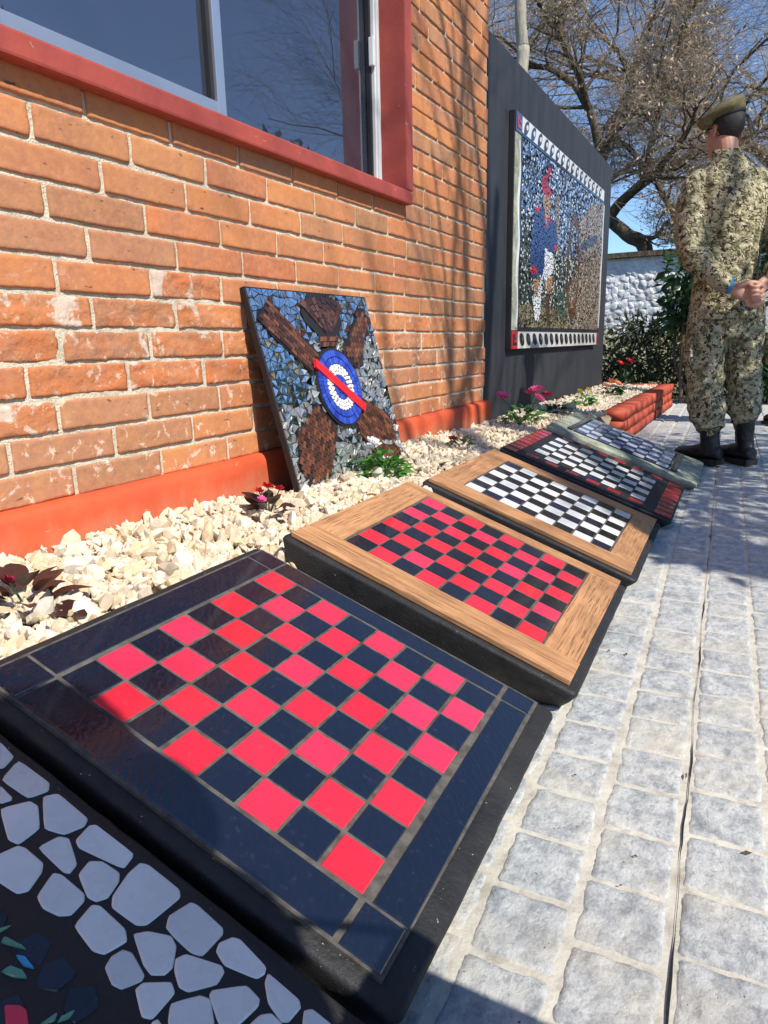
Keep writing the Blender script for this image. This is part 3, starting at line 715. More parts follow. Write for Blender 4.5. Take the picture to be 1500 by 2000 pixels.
ribbon('wave_line', [(IY1 + 0.012 + 0.005 * math.sin(z * 15), z) for z in np.linspace(0.75, 1.74, 30)], 0.010, MATS['t_white'], hang, PX + 0.007)
for (a, b, c, d, mt) in ((HY0 + .004, 4.08, IZ1 + .004, HZ1 - .004, 't_blue'), (HY0 + .004, 4.08, HZ0 + .006, HZ0 + .105, 't_red'), (HY1 - .055, HY1 - .006, HZ0 + .006, HZ0 + .105, 't_red')):
    box('corner_tile', PX - 0.003, PX + 0.003, a, b, c, d, MATS[mt], hang)
    w = (b - a) / 5
    box('corner_bar', PX + 0.0035, PX + 0.006, a + w, b - w, c + 0.02, c + 0.034, MATS['t_maroon' if mt == 't_blue' else 't_jet'], hang)
    box('corner_bar', PX + 0.0035, PX + 0.006, a + w, a + 2 * w, c + 0.035, d - 0.015, MATS['t_maroon' if mt == 't_blue' else 't_jet'], hang)
    box('corner_bar', PX + 0.0035, PX + 0.006, a + 2.6 * w, b - w, c + 0.05, c + 0.066, MATS['t_maroon' if mt == 't_blue' else 't_blue'], hang)

# ------------------------------------------------------------------ red brick planter edging
pl = empty('planter_edging', (-0.78, 5.9, 0)); tag(pl, 'low planter edging of red painted bricks in three courses along the paved path', 'planter')
def soft_brick(k, L, h, d):
    r = random.Random(k + 900); me = mesh('brick', boxv(-d / 2, d / 2, -L / 2, L / 2, -h / 2, h / 2), BOXF, MATS['planter_red'])
    bm = bmesh.new(); bm.from_mesh(me); bmesh.ops.bevel(bm, geom=bm.edges[:], offset=0.0045, segments=2, affect='EDGES')
    for vtx in bm.verts: vtx.co += Vector((r.uniform(-1, 1), r.uniform(-1, 1), r.uniform(-1, 1))) * 0.0025
    bm.to_mesh(me); bm.free(); me.polygons.foreach_set('use_smooth', [True] * len(me.polygons)); return me
PB = [soft_brick(k, 0.246, 0.069, 0.125) for k in range(5)]
for c in range(3):
    y = 4.56 + (c % 2) * 0.125
    if c % 2: 
        obj('brick', PB[1], pl, (0.002, 4.56 + 0.058 - 5.9, 0.038 + c * 0.0735), None, (1, 0.47, 1))
    while y < 7.2:
        obj('brick', PB[rng.randrange(5)], pl, (rng.uniform(-.003, .003), y + 0.125 - 5.9, 0.038 + c * 0.0735), (0, 0, rng.uniform(-.01, .01))); y += 0.252
    x = -0.2
    while x > -0.52:
        obj('brick', PB[rng.randrange(5)], pl, (x, 7.26 - 5.9, 0.038 + c * 0.0735), (0, 0, PI / 2)); x -= 0.252
box('core', -0.825, -0.735, 4.6, 7.25, -0.02, 0.2, MATS['plinth'], pl)

# ------------------------------------------------------------------ gravel bed
def gz(x, y): 
    e = 0.245 - 0.03 * min(1, max(0, (x + 1.1) / 0.3)) - 0.006 * y * 0.5 + 0.010 * math.sin(y * 3.1 + x * 5) + 0.006 * math.sin(y * 7.7 - x * 9)
    if y > 3.9: e = 0.212 + 0.010 * math.sin(y * 3 + x * 4) + 0.02 * min(1, max(0, (-1.0 - x) / 0.25))
    return e
V = []; F = []
ys = np.linspace(-1.4, 7.2, 90); xs = np.linspace(-1.30, -0.80, 10)
for y in ys:
    for x in xs: V.append((x, y, gz(x, y) - 0.022 - (0.05 if x > -0.82 and y < 4.5 else 0)))
for j in range(len(ys) - 1):
    for i in range(len(xs) - 1): a = j * 10 + i; F.append((a, a + 1, a + 11, a + 10))
o = obj('gravel_bed', fast_mesh('gravel_bed', V, F, MATS['soil'], True)); o['kind'] = 'structure'
def ico(sub):
    bm = bmesh.new(); bmesh.ops.create_icosphere(bm, subdivisions=sub, radius=1)
    v = np.array([x.co[:] for x in bm.verts]); f = np.array([[q.index for q in p.verts] for p in bm.faces]); bm.free(); return v, f
def stone_variants(sub, n):
    v0, f0 = ico(sub); outl = []
    for k in range(n):
        nr = np.random.default_rng(500 + k); P = nr.normal(size=(8, 3)); P /= np.linalg.norm(P, axis=1)[:, None]; D = nr.uniform(0.22, 0.62, 8)
        dots = v0 @ P.T; t = np.where(dots > 0.05, D / np.maximum(dots, 0.05), 9); rr = np.minimum(t.min(1), 1.2)
        w = v0 * rr[:, None] * nr.uniform(0.75, 1.3, 3) * np.array([1.9, 1.55, 1.15]); outl.append(w)
    return outl, f0
SV, SF = stone_variants(2, 26)
SV1, SF1 = stone_variants(1, 14)
def rotm(nr):
    q = nr.normal(size=4); q /= np.linalg.norm(q); a, b, c, d = q
    return np.array([[1 - 2 * (c * c + d * d), 2 * (b * c - a * d), 2 * (b * d + a * c)], [2 * (b * c + a * d), 1 - 2 * (b * b + d * d), 2 * (c * d - a * b)], [2 * (b * d - a * c), 2 * (c * d + a * b), 1 - 2 * (b * b + c * c)]])
PAL = np.array([0.86, 0.82, 0.76]) * np.array([(0.82, 0.75, 0.60), (0.88, 0.84, 0.75), (0.76, 0.65, 0.46), (0.85, 0.79, 0.66), (0.68, 0.56, 0.38), (0.86, 0.84, 0.80), (0.60, 0.50, 0.37), (0.80, 0.70, 0.54), (0.52, 0.46, 0.40)])
PW_ = np.array([.2, .22, .13, .18, .07, .1, .03, .05, .02]); PW_ /= PW_.sum()
gV = []; gF = []; gC = []; nb = 0
def scatter(n, y0, y1, smin, smax, lift, far=False):
    global nb
    vs_, fs = (SV1, SF1) if far else (SV, SF)
    for _ in range(n):
        y = nrng.uniform(y0, y1); x = nrng.uniform(-1.268, -0.815 if y < 4.5 else -0.845)
        if 1.63 < y < 2.26 and x < -1.15: continue
        s = nrng.uniform(smin, smax) * 0.5
        w = (vs_[nrng.integers(len(vs_))] * s) @ rotm(nrng).T
        z = gz(x, y) + lift * nrng.uniform(-1, 1) 
        if x < -1.235: z += 0.002
        gV.append(w + np.array([x, y, z])); gF.append(fs + nb); nb += len(w)
        c = PAL[nrng.choice(len(PAL), p=PW_)] * nrng.uniform(0.88, 1.06); gC.append(np.tile(np.append(np.minimum(c, .9), 1), (len(fs), 1)))
scatter(3600, 0.35, 2.0, 0.013, 0.034, 0.008)
scatter(2600, 0.35, 2.0, 0.008, 0.018, 0.013)
scatter(3800, 2.0, 4.2, 0.013, 0.032, 0.008, True)
scatter(3800, 4.2, 7.15, 0.015, 0.036, 0.008, True)
scatter(3200, -1.0, 0.35, 0.013, 0.034, 0.009, True)
o = obj('gravel', fast_mesh('gravel', np.concatenate(gV), np.concatenate(gF), MATS['gravel'], False, None, np.concatenate(gC))); o['kind'] = 'stuff'
tag(o, 'cream crushed stone gravel spread between the brick wall and the boards', 'gravel')

# ------------------------------------------------------------------ sloping board tables
TH = math.radians(20.4); YW = math.radians(1.3); S = 0.456
UX = Vector((math.cos(TH) * math.cos(YW), math.cos(TH) * math.sin(YW), -math.sin(TH))); UY = Vector((-math.sin(YW), math.cos(YW), 0)); UN = UX.cross(UY)
O1 = Vector((-0.740, 0.506, 0.256))
ORG = [O1 - UY * 0.70, O1, Vector((-0.746, 1.208, 0.248)), Vector((-0.749, 1.902, 0.237)), Vector((-0.752, 2.60, 0.235)), Vector((-0.755, 3.33, 0.232))]
def slab(root, u0, u1, v0, v1, mat, seed, top=-0.006, rc=0.013):
    """wedge of concrete: tilted top, upright sides down to the paving; local frame of root: x=u, y=v, z=normal"""
    pts = []
    for (cx, cy, a0) in ((u1 - rc, v1 - rc, 0), (u0 + rc, v1 - rc, 90), (u0 + rc, v0 + rc, 180), (u1 - rc, v0 + rc, 270)):
        for k in range(5):
            a = math.radians(a0 + k * 22.5); pts.append((cx + rc * math.cos(a), cy + rc * math.sin(a)))
    # densify the straight runs
    dense = []
    for i in range(len(pts)):
        a = pts[i]; b = pts[(i + 1) % len(pts)]; n = max(1, int(math.dist(a, b) / 0.02))
        for k in range(n): dense.append((a[0] + (b[0] - a[0]) * k / n, a[1] + (b[1] - a[1]) * k / n))
    cu, cv = (u0 + u1) / 2, (v0 + v1) / 2
    mw = root.matrix_world; inv = mw.inverted()
    V = []; N = len(dense)
    rings = [(0.030, top), (0.0065, top - 0.0005), (0.0022, top - 0.0025), (0.0, top - 0.008)]
    for (ins, z) in rings:
        for (u, v) in dense:
            du, dv = u - cu, v - cv; fu = 1 - ins / (abs(u1 - u0) / 2); fv = 1 - ins / (abs(v1 - v0) / 2)
            q = 0.0009 * noise.fractal(Vector((u * 26 + seed, v * 26, z * 40)), 0.9, 2, 3)
            V.append(Vector((cu + du * fu + q * (du / 0.3), cv + dv * fv + q * (dv / 0.3), z + q * (0.6 if ins < 0.02 else 0))))
    top_ring = V[3 * N:4 * N]
    for (dz, frac) in ((0.5, 0.5), (1.0, 1.0)):
        for (u, v), tv in zip(dense, top_ring):
            w = mw @ tv; zb = 0.0 if frac == 1 else w.z * 0.45
            w2 = Vector((w.x, w.y, zb))
            w2 -= (Vector((w.x, w.y, 0)) - Vector((mw @ Vector((cu, cv, 0)))[:2] + (0,))).normalized() * 0.042 * frac
            q = 0.0014 * noise.fractal(Vector((w.x * 24 + seed, w.y * 24, zb * 30)), 0.9, 2, 3)
            w2 += (Vector((w.x, w.y, 0)) - Vector((mw @ Vector((cu, cv, 0)))[:2] + (0,))).normalized() * q
            V.append(inv @ w2)
    F = []
    for r in range(5):
        for i in range(N): a = r * N + i; b = r * N + (i + 1) % N; F.append((a, a + N, b + N, b))
    F.append(tuple(range(N)))
    me = mesh('base', V, F, mat, True)
    me.polygons[len(me.polygons) - 1].use_smooth = False
    return obj('base', me, root)
def board(i, name, label):
    root = link(bpy.data.objects.new(name, None)); root.empty_display_size = 0.1
    mw = Matrix.Identity(4)
    for r in range(3): mw[r][0] = UX[r]; mw[r][1] = UY[r]; mw[r][2] = UN[r]; mw[r][3] = ORG[i][r]
    root.matrix_world = mw; bpy.context.view_layer.update()
    tag(root, label, 'game table', 'sloping board tables along the gravel bed'); return root
TILES = {}
def tile_me(du, dv, mat, th=0.005, nm='tile'):
    key = (round(du, 4), round(dv, 4), mat, nm)
    if key in TILES: return TILES[key]
    e = 0.0012; a, b = du / 2, dv / 2
    V = [(-a, -b, -th), (a, -b, -th), (a, b, -th), (-a, b, -th), (-a, -b, -e), (a, -b, -e), (a, b, -e), (-a, b, -e), (-a + e, -b + e, 0), (a - e, -b + e, 0), (a - e, b - e, 0), (-a + e, b - e, 0)]
    F = [(8, 9, 10, 11)]
    for k in range(4): q = (k + 1) % 4; F += [(k, q, 4 + q, 4 + k), (4 + k, 4 + q, 8 + q, 8 + k)]
    TILES[key] = mesh(nm, V, F, MATS[mat]); return TILES[key]
def tile(root, u0, u1, v0, v1, mat, z=0.0, nm='tile', th=0.005, jit=0.0008):
    o = obj(nm, tile_me(u1 - u0, v1 - v0, mat, th, nm), root, ((u0 + u1) / 2 + rng.uniform(-jit, jit), (v0 + v1) / 2 + rng.uniform(-jit, jit), z + rng.uniform(-0.0003, 0.0003)), (rng.uniform(-.005, .005), rng.uniform(-.005, .005), rng.uniform(-.011, .011)))
    return o
def checker(root, m_even, m_odd, gap=0.004, v0=0.0, sv=S):
    du = S / 8; dv = sv / 8
    for i in range(8):
        for j in range(8):
            tile(root, i * du + gap / 2, (i + 1) * du - gap / 2, v0 + j * dv + gap / 2, v0 + (j + 1) * dv - gap / 2, m_odd if (i + j) % 2 else m_even)
def bed(root, u0, u1, v0, v1, mat, z=-0.0015):
    o = obj('grout_bed', mesh('grout_bed', boxv(u0, u1, v0, v1, -0.008, z), BOXF, mat), root); return o

# near black board with red squares
b1 = board(1, 'board_table', 'black board table with red and black squares and a plain black tile border')
slab(b1, -0.078, 0.545, -0.082, 0.514, MATS['slab'], 1)
bed(b1, -0.060, 0.514, -0.062, 0.503, MATS['grout'])
checker(b1, 't_black', 't_red', 0.0042)
tile(b1, 0.002, S - 0.002, -0.058, -0.004, 't_black'); tile(b1, 0.002, S - 0.002, S + 0.004, 0.499, 't_black')
tile(b1, -0.056, -0.005, 0.002, S - 0.002, 't_black'); tile(b1, S + 0.009, 0.510, 0.002, S - 0.002, 't_black')
for (a, b) in ((-0.056, -0.002), (S + 0.006, 0.510)):
    for (c, d) in ((-0.058, -0.002), (S + 0.002, 0.499)): tile(b1, a, b, c, d, 't_black')
# wooden framed boards
def wooden(i, label, me_, mo_, seed, v1):
    r = board(i, 'board_table', label)
    slab(r, -0.098, 0.553, -0.094, v1 + 0.016, MATS['slab'], seed, -0.010)
    bed(r, -0.01, S + 0.01, -0.006, S + 0.006, MATS['grout'])
    checker(r, me_, mo_, 0.0036)
    def plank(u0, u1, v0, v1_, mat):
        me = mesh('plank', boxv(-(u1 - u0) / 2, (u1 - u0) / 2, -(v1_ - v0) / 2, (v1_ - v0) / 2, -0.012, 0.0), BOXF, MATS[mat])
        bm = bmesh.new(); bm.from_mesh(me); bmesh.ops.bevel(bm, geom=bm.edges[:], offset=0.0015, segments=1, affect='EDGES'); bm.to_mesh(me); bm.free()
        obj('plank', me, r, ((u0 + u1) / 2, (v0 + v1_) / 2, 0.0025 + rng.uniform(-.0004, .0004)))
    plank(-0.084, 0.533, -0.080, -0.003, 'wood_u'); plank(-0.084, 0.533, S + 0.003, v1, 'wood_u')
    plank(-0.084, -0.003, -0.0022, S + 0.0022, 'wood_v'); plank(S + 0.003, 0.5325, -0.0022, S + 0.0022, 'wood_v')
    return r
b2 = wooden(2, 'wood framed board table with red and black squares on a black base', 't_black', 't_red', 2, 0.500)
b3 = wooden(3, 'wood framed board table with white and black squares on a black base', 't_white', 't_jet', 3, 0.525)
# red bordered board
b4 = board(4, 'board_table', 'black board table with white squares edged by red dashes and red striped ends')
slab(b4, -0.095, 0.568, -0.10, 0.545, MATS['slab'], 4)
bed(b4, -0.088, 0.562, -0.09, 0.53, MATS['grout_black'])
checker(b4, 't_jet', 't_white', 0.004)
for k in range(6):
    u = -0.005 + k * 0.0815
    tile(b4, u, u + 0.05, -0.055, -0.02, 't_maroon'); tile(b4, u + 0.02, u + 0.07, S + 0.018, S + 0.055, 't_maroon')
for k in range(9):
    v = -0.082 + k * 0.0668
    tile(b4, -0.085, -0.034, v, v + 0.047, 't_maroon'); tile(b4, S + 0.045, 0.559, v, v + 0.047, 't_maroon')
# mossy board
b5 = board(5, 'board_table', 'mossy green concrete board table with pale blue and white squares beside the red planter')
slab(b5, -0.115, 0.60, -0.085, 0.575, MATS['mossy'], 5)
bed(b5, -0.004, S + 0.004, 0.016, 0.506, MATS['grout_black'], -0.0012)
checker(b5, 't_blue', 't_pale', 0.0035, 0.02, 0.482)
tile(b5, -0.034, -0.008, 0.018, 0.504, 't_jet', 0.001); tile(b5, S + 0.010, S + 0.04, 0.018, 0.504, 't_jet', 0.001)

# pebble mosaic board in the foreground
PEB= [[(0.045, 0.589), (0.074, 0.586), (0.08, 0.57), (0.078, 0.566)], [(0.08, 0.586), (0.127, 0.588), (0.135, 0.58), (0.129, 0.561), (0.091, 0.558)], [(0.096, 0.553), (0.117, 0.552), (0.12, 0.549), (0.116, 0.539)], [(0.136, 0.572), (0.143, 0.585), (0.189, 0.584), (0.194, 0.575), (0.188, 0.556), (0.169, 0.548)], [(0.12, 0.536), (0.132, 0.561), (0.143, 0.562), (0.166, 0.546), (0.167, 0.522), (0.156, 0.519)], [(0.2, 0.584), (0.253, 0.585), (0.257, 0.568), (0.25, 0.565), (0.209, 0.555), (0.2, 0.559), (0.196, 0.579)], [(0.181, 0.531), (0.185, 0.552), (0.194, 0.557), (0.222, 0.543), (0.225, 0.532), (0.22, 0.529)], [(0.162, 0.501), (0.167, 0.521), (0.174, 0.524), (0.199, 0.524), (0.206, 0.517), (0.213, 0.498), (0.208, 0.49), (0.183, 0.487)], [(0.213, 0.523), (0.22, 0.527), (0.25, 0.527), (0.256, 0.522), (0.258, 0.506), (0.251, 0.499), (0.235, 0.495), (0.222, 0.499)], [(0.227, 0.552), (0.236, 0.56), (0.257, 0.562), (0.264, 0.555), (0.269, 0.537), (0.264, 0.528), (0.255, 0.526), (0.231, 0.536)], [(0.263, 0.582), (0.271, 0.586), (0.311, 0.586), (0.318, 0.58), (0.314, 0.541), (0.307, 0.535), (0.278, 0.533), (0.27, 0.541), (0.263, 0.567)], [(0.263, 0.524), (0.269, 0.528), (0.302, 0.527), (0.312, 0.52), (0.306, 0.5), (0.296, 0.496), (0.267, 0.501)], [(0.328, 0.583), (0.335, 0.585), (0.368, 0.583), (0.372, 0.578), (0.371, 0.551), (0.361, 0.547), (0.34, 0.548), (0.328, 0.55), (0.322, 0.56)], [(0.31, 0.528), (0.318, 0.538), (0.337, 0.548), (0.347, 0.544), (0.358, 0.528), (0.357, 0.519), (0.348, 0.512), (0.337, 0.514)], [(0.314, 0.513), (0.322, 0.516), (0.344, 0.509), (0.346, 0.504), (0.338, 0.489), (0.329, 0.487), (0.314, 0.493), (0.311, 0.503)], [(0.38, 0.582), (0.387, 0.585), (0.421, 0.58), (0.424, 0.574), (0.421, 0.566), (0.391, 0.557), (0.377, 0.562), (0.374, 0.57)], [(0.358, 0.544), (0.389, 0.556), (0.395, 0.553), (0.397, 0.541), (0.382, 0.521), (0.373, 0.519), (0.36, 0.527), (0.354, 0.535)], [(0.347, 0.504), (0.365, 0.519), (0.374, 0.514), (0.374, 0.488), (0.366, 0.484), (0.346, 0.496)], [(0.396, 0.535), (0.417, 0.557), (0.433, 0.555), (0.436, 0.549), (0.432, 0.527), (0.419, 0.517), (0.397, 0.53)], [(0.425, 0.577), (0.461, 0.576), (0.466, 0.571), (0.464, 0.555), (0.459, 0.551), (0.441, 0.556), (0.428, 0.568)], [(0.376, 0.506), (0.391, 0.526), (0.4, 0.529), (0.418, 0.514), (0.409, 0.494), (0.386, 0.492)], [(0.469, 0.571), (0.474, 0.577), (0.502, 0.577), (0.503, 0.568), (0.487, 0.554), (0.474, 0.561)], [(0.441, 0.545), (0.448, 0.552), (0.467, 0.55), (0.465, 0.532), (0.445, 0.529), (0.438, 0.532)], [(0.375, 0.487), (0.377, 0.491), (0.386, 0.489), (0.394, 0.478), (0.377, 0.474)]]
CHIP= [('g', [(0.221, 0.458), (0.229, 0.47), (0.227, 0.459), (0.226, 0.454)]), ('g', [(0.235, 0.455), (0.232, 0.46), (0.249, 0.464), (0.256, 0.464)]), ('b', [(0.252, 0.456), (0.259, 0.46), (0.273, 0.458), (0.264, 0.454)]), ('g', [(0.255, 0.441), (0.256, 0.448), (0.267, 0.452), (0.275, 0.45), (0.266, 0.444)]), ('r', [(0.278, 0.427), (0.287, 0.434), (0.294, 0.435), (0.306, 0.428), (0.303, 0.417), (0.291, 0.419)]), ('g', [(0.31, 0.433), (0.313, 0.448), (0.317, 0.442)]), ('g', [(0.319, 0.442), (0.317, 0.447), (0.322, 0.457), (0.324, 0.451)])]
b0 = board(0, 'board_table', 'black board table with a rim of white pebble shaped tiles round a dark field')
slab(b0, -0.078, 0.556, 0.0, 0.603, MATS['slab'], 6)
bed(b0, -0.06, 0.538, 0.015, 0.5885, MATS['grout_black'], -0.0014)
def poly_tile(root, pts, mat, nm, inset=0.0015, th=0.005, z=0.0):
    cx = sum(p[0] for p in pts) / len(pts); cy = sum(p[1] for p in pts) / len(pts)
    ar = sum(pts[i][0] * pts[(i + 1) % len(pts)][1] - pts[(i + 1) % len(pts)][0] * pts[i][1] for i in range(len(pts)))
    if ar < 0: pts = pts[::-1]
    # soften corners
    q = []
    for i in range(len(pts)):
        a, b, c = pts[i - 1], pts[i], pts[(i + 1) % len(pts)]
        q.append((b[0] * .78 + a[0] * .22, b[1] * .78 + a[1] * .22)); q.append((b[0] * .93 + (a[0] + c[0]) * .035, b[1] * .93 + (a[1] + c[1]) * .035)); q.append((b[0] * .78 + c[0] * .22, b[1] * .78 + c[1] * .22))
    n = len(q); V = [(x - cx, y - cy, -th) for x, y in q] + [(x - cx, y - cy, -0.0012) for x, y in q]
    for x, y in q:
        d = math.hypot(x - cx, y - cy); f = max(0.5, 1 - inset / max(d, 1e-4)); V.append(((x - cx) * f, (y - cy) * f, 0))
    F = [tuple(range(2 * n, 3 * n))]
    for k in range(n): j = (k + 1) % n; F += [(k, j, n + j, n + k), (n + k, n + j, 2 * n + j, 2 * n + k)]
    return obj(nm, mesh(nm, V, F, MATS[mat]), root, (cx, cy, z + rng.uniform(-.0003, .0003)), (rng.uniform(-.004, .004), rng.uniform(-.004, .004), 0))
for p in PEB:
    poly_tile(b0, p, 't_peb', 'pebble_tile')
    mp_ = [(x, 0.603 - y) for x, y in p]; poly_tile(b0, mp_, 't_peb', 'pebble_tile')
# the rim goes on round the two ends of the board
for su in (0, 1):
    for k in range(7):
        for c in range(2):
            cu = (-0.04 + c * 0.036) if su == 0 else (0.518 - c * 0.033); cv_ = 0.10 + k * 0.058 + c * 0.026
            if su == 1 and cv_ > 0.50: continue
            poly_tile(b0, [(cu + 0.017 * math.cos(a + .3 * k) * rng.uniform(.8, 1.05), cv_ + 0.027 * math.sin(a + .3 * k) * rng.uniform(.8, 1.05)) for a in np.linspace(0, 2 * PI, 7)[:-1]], 't_peb', 'pebble_tile')
for c, p in CHIP: poly_tile(b0, p, {'g': 't_green', 'b': 't_cyan', 'r': 't_red'}[c], 'chip', 0.0008, 0.005, 0.0006)
# dark shards of the field
for a in range(12):
    for b in range(10):
        cu = 0.05 + a * 0.034 + rng.uniform(-.006, .006); cv_ = 0.13 + b * 0.037 + rng.uniform(-.006, .006)
        if math.hypot((cu - 0.235) / 0.18, (cv_ - 0.30) / 0.19) > 1.0: continue
        poly_tile(b0, [(cu + 0.0165 * math.cos(t + a) * rng.uniform(.8, 1.1), cv_ + 0.0165 * math.sin(t + a) * rng.uniform(.8, 1.1)) for t in np.linspace(0, 2 * PI, 6)[:-1]], 't_navy', 'dark_shard', 0.0008, 0.005, -0.0008)

# ------------------------------------------------------------------ mosaic leaning on the wall
LW, LH = 0.68, 0.59
BLc = Vector((-1.130, 1.606, 0.243)); TLc = Vector((-1.277, 1.600, 0.812))
LB = (TLc - BLc).normalized(); LA = Vector((0, 1, 0)); LN = LA.cross(LB).normalized()
if LN.x < 0: LN = -LN
lean = link(bpy.data.objects.new('leaning_mosaic', None)); lean.empty_display_size = 0.1
mw = Matrix.Identity(4)
for r in range(3): mw[r][0] = LA[r]; mw[r][1] = LB[r]; mw[r][2] = LN[r]; mw[r][3] = BLc[r]
lean.matrix_world = mw
tag(lean, 'square mosaic panel with crossed brown cannons and blue white roundel leaning on brick wall', 'mosaic')
me = mesh('panel', boxv(-0.004, LW + 0.004, -0.004, LH + 0.004, -0.022, -0.004), BOXF, MATS['grout_black']); obj('panel', me, lean)
LEAN={
 'bar':[(0.236, 0.378), (0.226, 0.352), (0.452, 0.190), (0.470, 0.214)],
 'UL':[(0.086, 0.562), (0.013, 0.504), (0.062, 0.45), (0.215, 0.335), (0.294, 0.386), (0.144, 0.509)],
 'UR':[(0.419, 0.398), (0.532, 0.486), (0.603, 0.556), (0.676, 0.514), (0.603, 0.443), (0.497, 0.331)],
 'LL':[(0.194, 0.246), (0.101, 0.189), (0.056, 0.174), (0.043, 0.138), (0.027, 0.059), (0.044, 0.012), (0.17, 0.015), (0.222, 0.089), (0.28, 0.159)],
 'LR':[(0.473, 0.24), (0.633, 0.164), (0.655, 0.012), (0.466, 0.033), (0.374, 0.155)],
 'plume':[(0.302, 0.588), (0.238, 0.528), (0.247, 0.498), (0.308, 0.452), (0.423, 0.449), (0.473, 0.502), (0.445, 0.544), (0.426, 0.588)],
 'neck':[(0.308, 0.452), (0.292, 0.418), (0.389, 0.410), (0.416, 0.449)],
}
CX, CY, CR = 0.348, 0.282, 0.127
def region(p):
    if math.hypot(p[0] - CX, p[1] - CY) < CR + 0.003: return 'disc'
    for k in ('UL', 'UR', 'LL', 'LR', 'plume', 'neck'):
        if inpoly(p, LEAN[k]): return k
    return 'bg'
def shard(pts, mat, nm, shrink=0.90, z=0.0, tilt=0.0, th=0.004, sink=None, dip=0.0):
    cx = sum(p[0] for p in pts) / len(pts); cy = sum(p[1] for p in pts) / len(pts)
    a = sum((pts[i][0] - cx) * (pts[(i + 1) % len(pts)][1] - cy) - (pts[(i + 1) % len(pts)][0] - cx) * (pts[i][1] - cy) for i in range(len(pts)))
    if a < 0: pts = pts[::-1]
    n = len(pts); tx, ty = rng.gauss(0, tilt), rng.gauss(dip, tilt)
    q = [((x - cx) * shrink, (y - cy) * shrink) for x, y in pts]
    V = [(x, y, x * tx + y * ty) for x, y in q] + [(x, y, -th) for x, y in q]
    F = [tuple(range(n))] + [(k, n + k, n + (k + 1) % n, (k + 1) % n) for k in range(n)]
    if sink is not None:
        b = len(sink[0]); sink[0].extend([(x + cx, y + cy, zz + z) for x, y, zz in V]); sink[1].extend([tuple(i + b for i in f) for f in F]); return
    return obj(nm, mesh(nm, V, F, MATS[mat]), lean, (cx, cy, z))
# mirror background: jittered triangles
G = 0.0245; na = int(LW / G) + 1; nb_ = int(LH / G) + 1
P = [[(min(LW, max(0, i * LW / na + (rng.uniform(-.010, .010) if 0 < i < na else 0))), min(LH, max(0, j * LH / nb_ + (rng.uniform(-.010, .010) if 0 < j < nb_ else 0)))) for i in range(na + 1)] for j in range(nb_ + 1)]
tris = []
for j in range(nb_):
    for i in range(na):
        a, b, c, d = P[j][i], P[j][i + 1], P[j + 1][i + 1], P[j + 1][i]
        tt = [(a, b, c), (a, c, d)] if rng.random() < .5 else [(a, b, d), (b, c, d)]
        for t in tt:
            cc = (sum(p[0] for p in t) / 3, sum(p[1] for p in t) / 3)
            if region(cc) == 'bg' and sum(region(p) != 'bg' for p in t) < 3: tris.append(t)
def tarea(t): return abs((t[1][0] - t[0][0]) * (t[2][1] - t[0][1]) - (t[2][0] - t[0][0]) * (t[1][1] - t[0][1]))
tris.sort(key=lambda t: -tarea(t))
rest = ([], []); rest2 = ([], [])
for k, t in enumerate(tris):
    cc = (sum(p[0] for p in t) / 3, sum(p[1] for p in t) / 3); skyside = cc[1] > 0.44 or (cc[0] < 0.16 and cc[1] > 0.25)
    sv_ = not skyside and rng.random() < .6
    shard(list(t), 'silver' if sv_ else 'mirror', 'mirror_shard', 0.84, -0.001, 0.05 if skyside else 0.15, 0.003, None if k < 300 else (rest2 if sv_ else rest), 0.0 if skyside else 0.17)
o = obj('small_mirror_shards', mesh('small_mirror_shards', rest[0], rest[1], MATS['mirror']), lean); o['kind'] = 'stuff'
o = obj('small_silver_shards', mesh('small_silver_shards', rest2[0], rest2[1], MATS['silver']), lean); o['kind'] = 'stuff'
# brown tesserae of the cannons, laid in rows along each barrel
bt = []
for k, ang in (('UL', math.radians(142)), ('UR', math.radians(40)), ('LL', math.radians(52)), ('LR', math.radians(138))):
    du, dv = (0.027, 0.0125)
    ca, sa = math.cos(ang), math.sin(ang); cx = sum(p[0] for p in LEAN[k]) / len(LEAN[k]); cy = sum(p[1] for p in LEAN[k]) / len(LEAN[k])
    # solid brown ground so the barrel reads as one shape
    pts = LEAN[k]
    me = mesh('cannon_ground', [(x, y, 0.0006) for x, y in pts], [tuple(range(len(pts)))], MATS['grout_black']); obj('cannon_ground', me, lean)
    for i in range(-9, 10):
        for j in range(-12, 13):
            a0 = (i + (0.5 if j % 2 else 0)) * du; b0_ = j * dv
            q = [(a0 - du / 2, b0_ - dv / 2), (a0 + du / 2, b0_ - dv / 2), (a0 + du / 2, b0_ + dv / 2), (a0 - du / 2, b0_ + dv / 2)]
            w = [(cx + x * ca - y * sa, cy + x * sa + y * ca) for x, y in q]
            c = (sum(p[0] for p in w) / 4, sum(p[1] for p in w) / 4)
            if region(c) == k and sum(inpoly(p, pts) for p in w) >= 3: bt.append(w)
rest = ([], []); rng.shuffle(bt)
for k, w in enumerate(bt): shard(w, 'brown_tess', 'brown_tessera', 0.90, 0.004, 0.03, 0.004, None if k < 300 else rest)
if rest[0]: o = obj('brown_tesserae', mesh('brown_tesserae', rest[0], rest[1], MATS['brown_tess']), lean); o['kind'] = 'stuff'
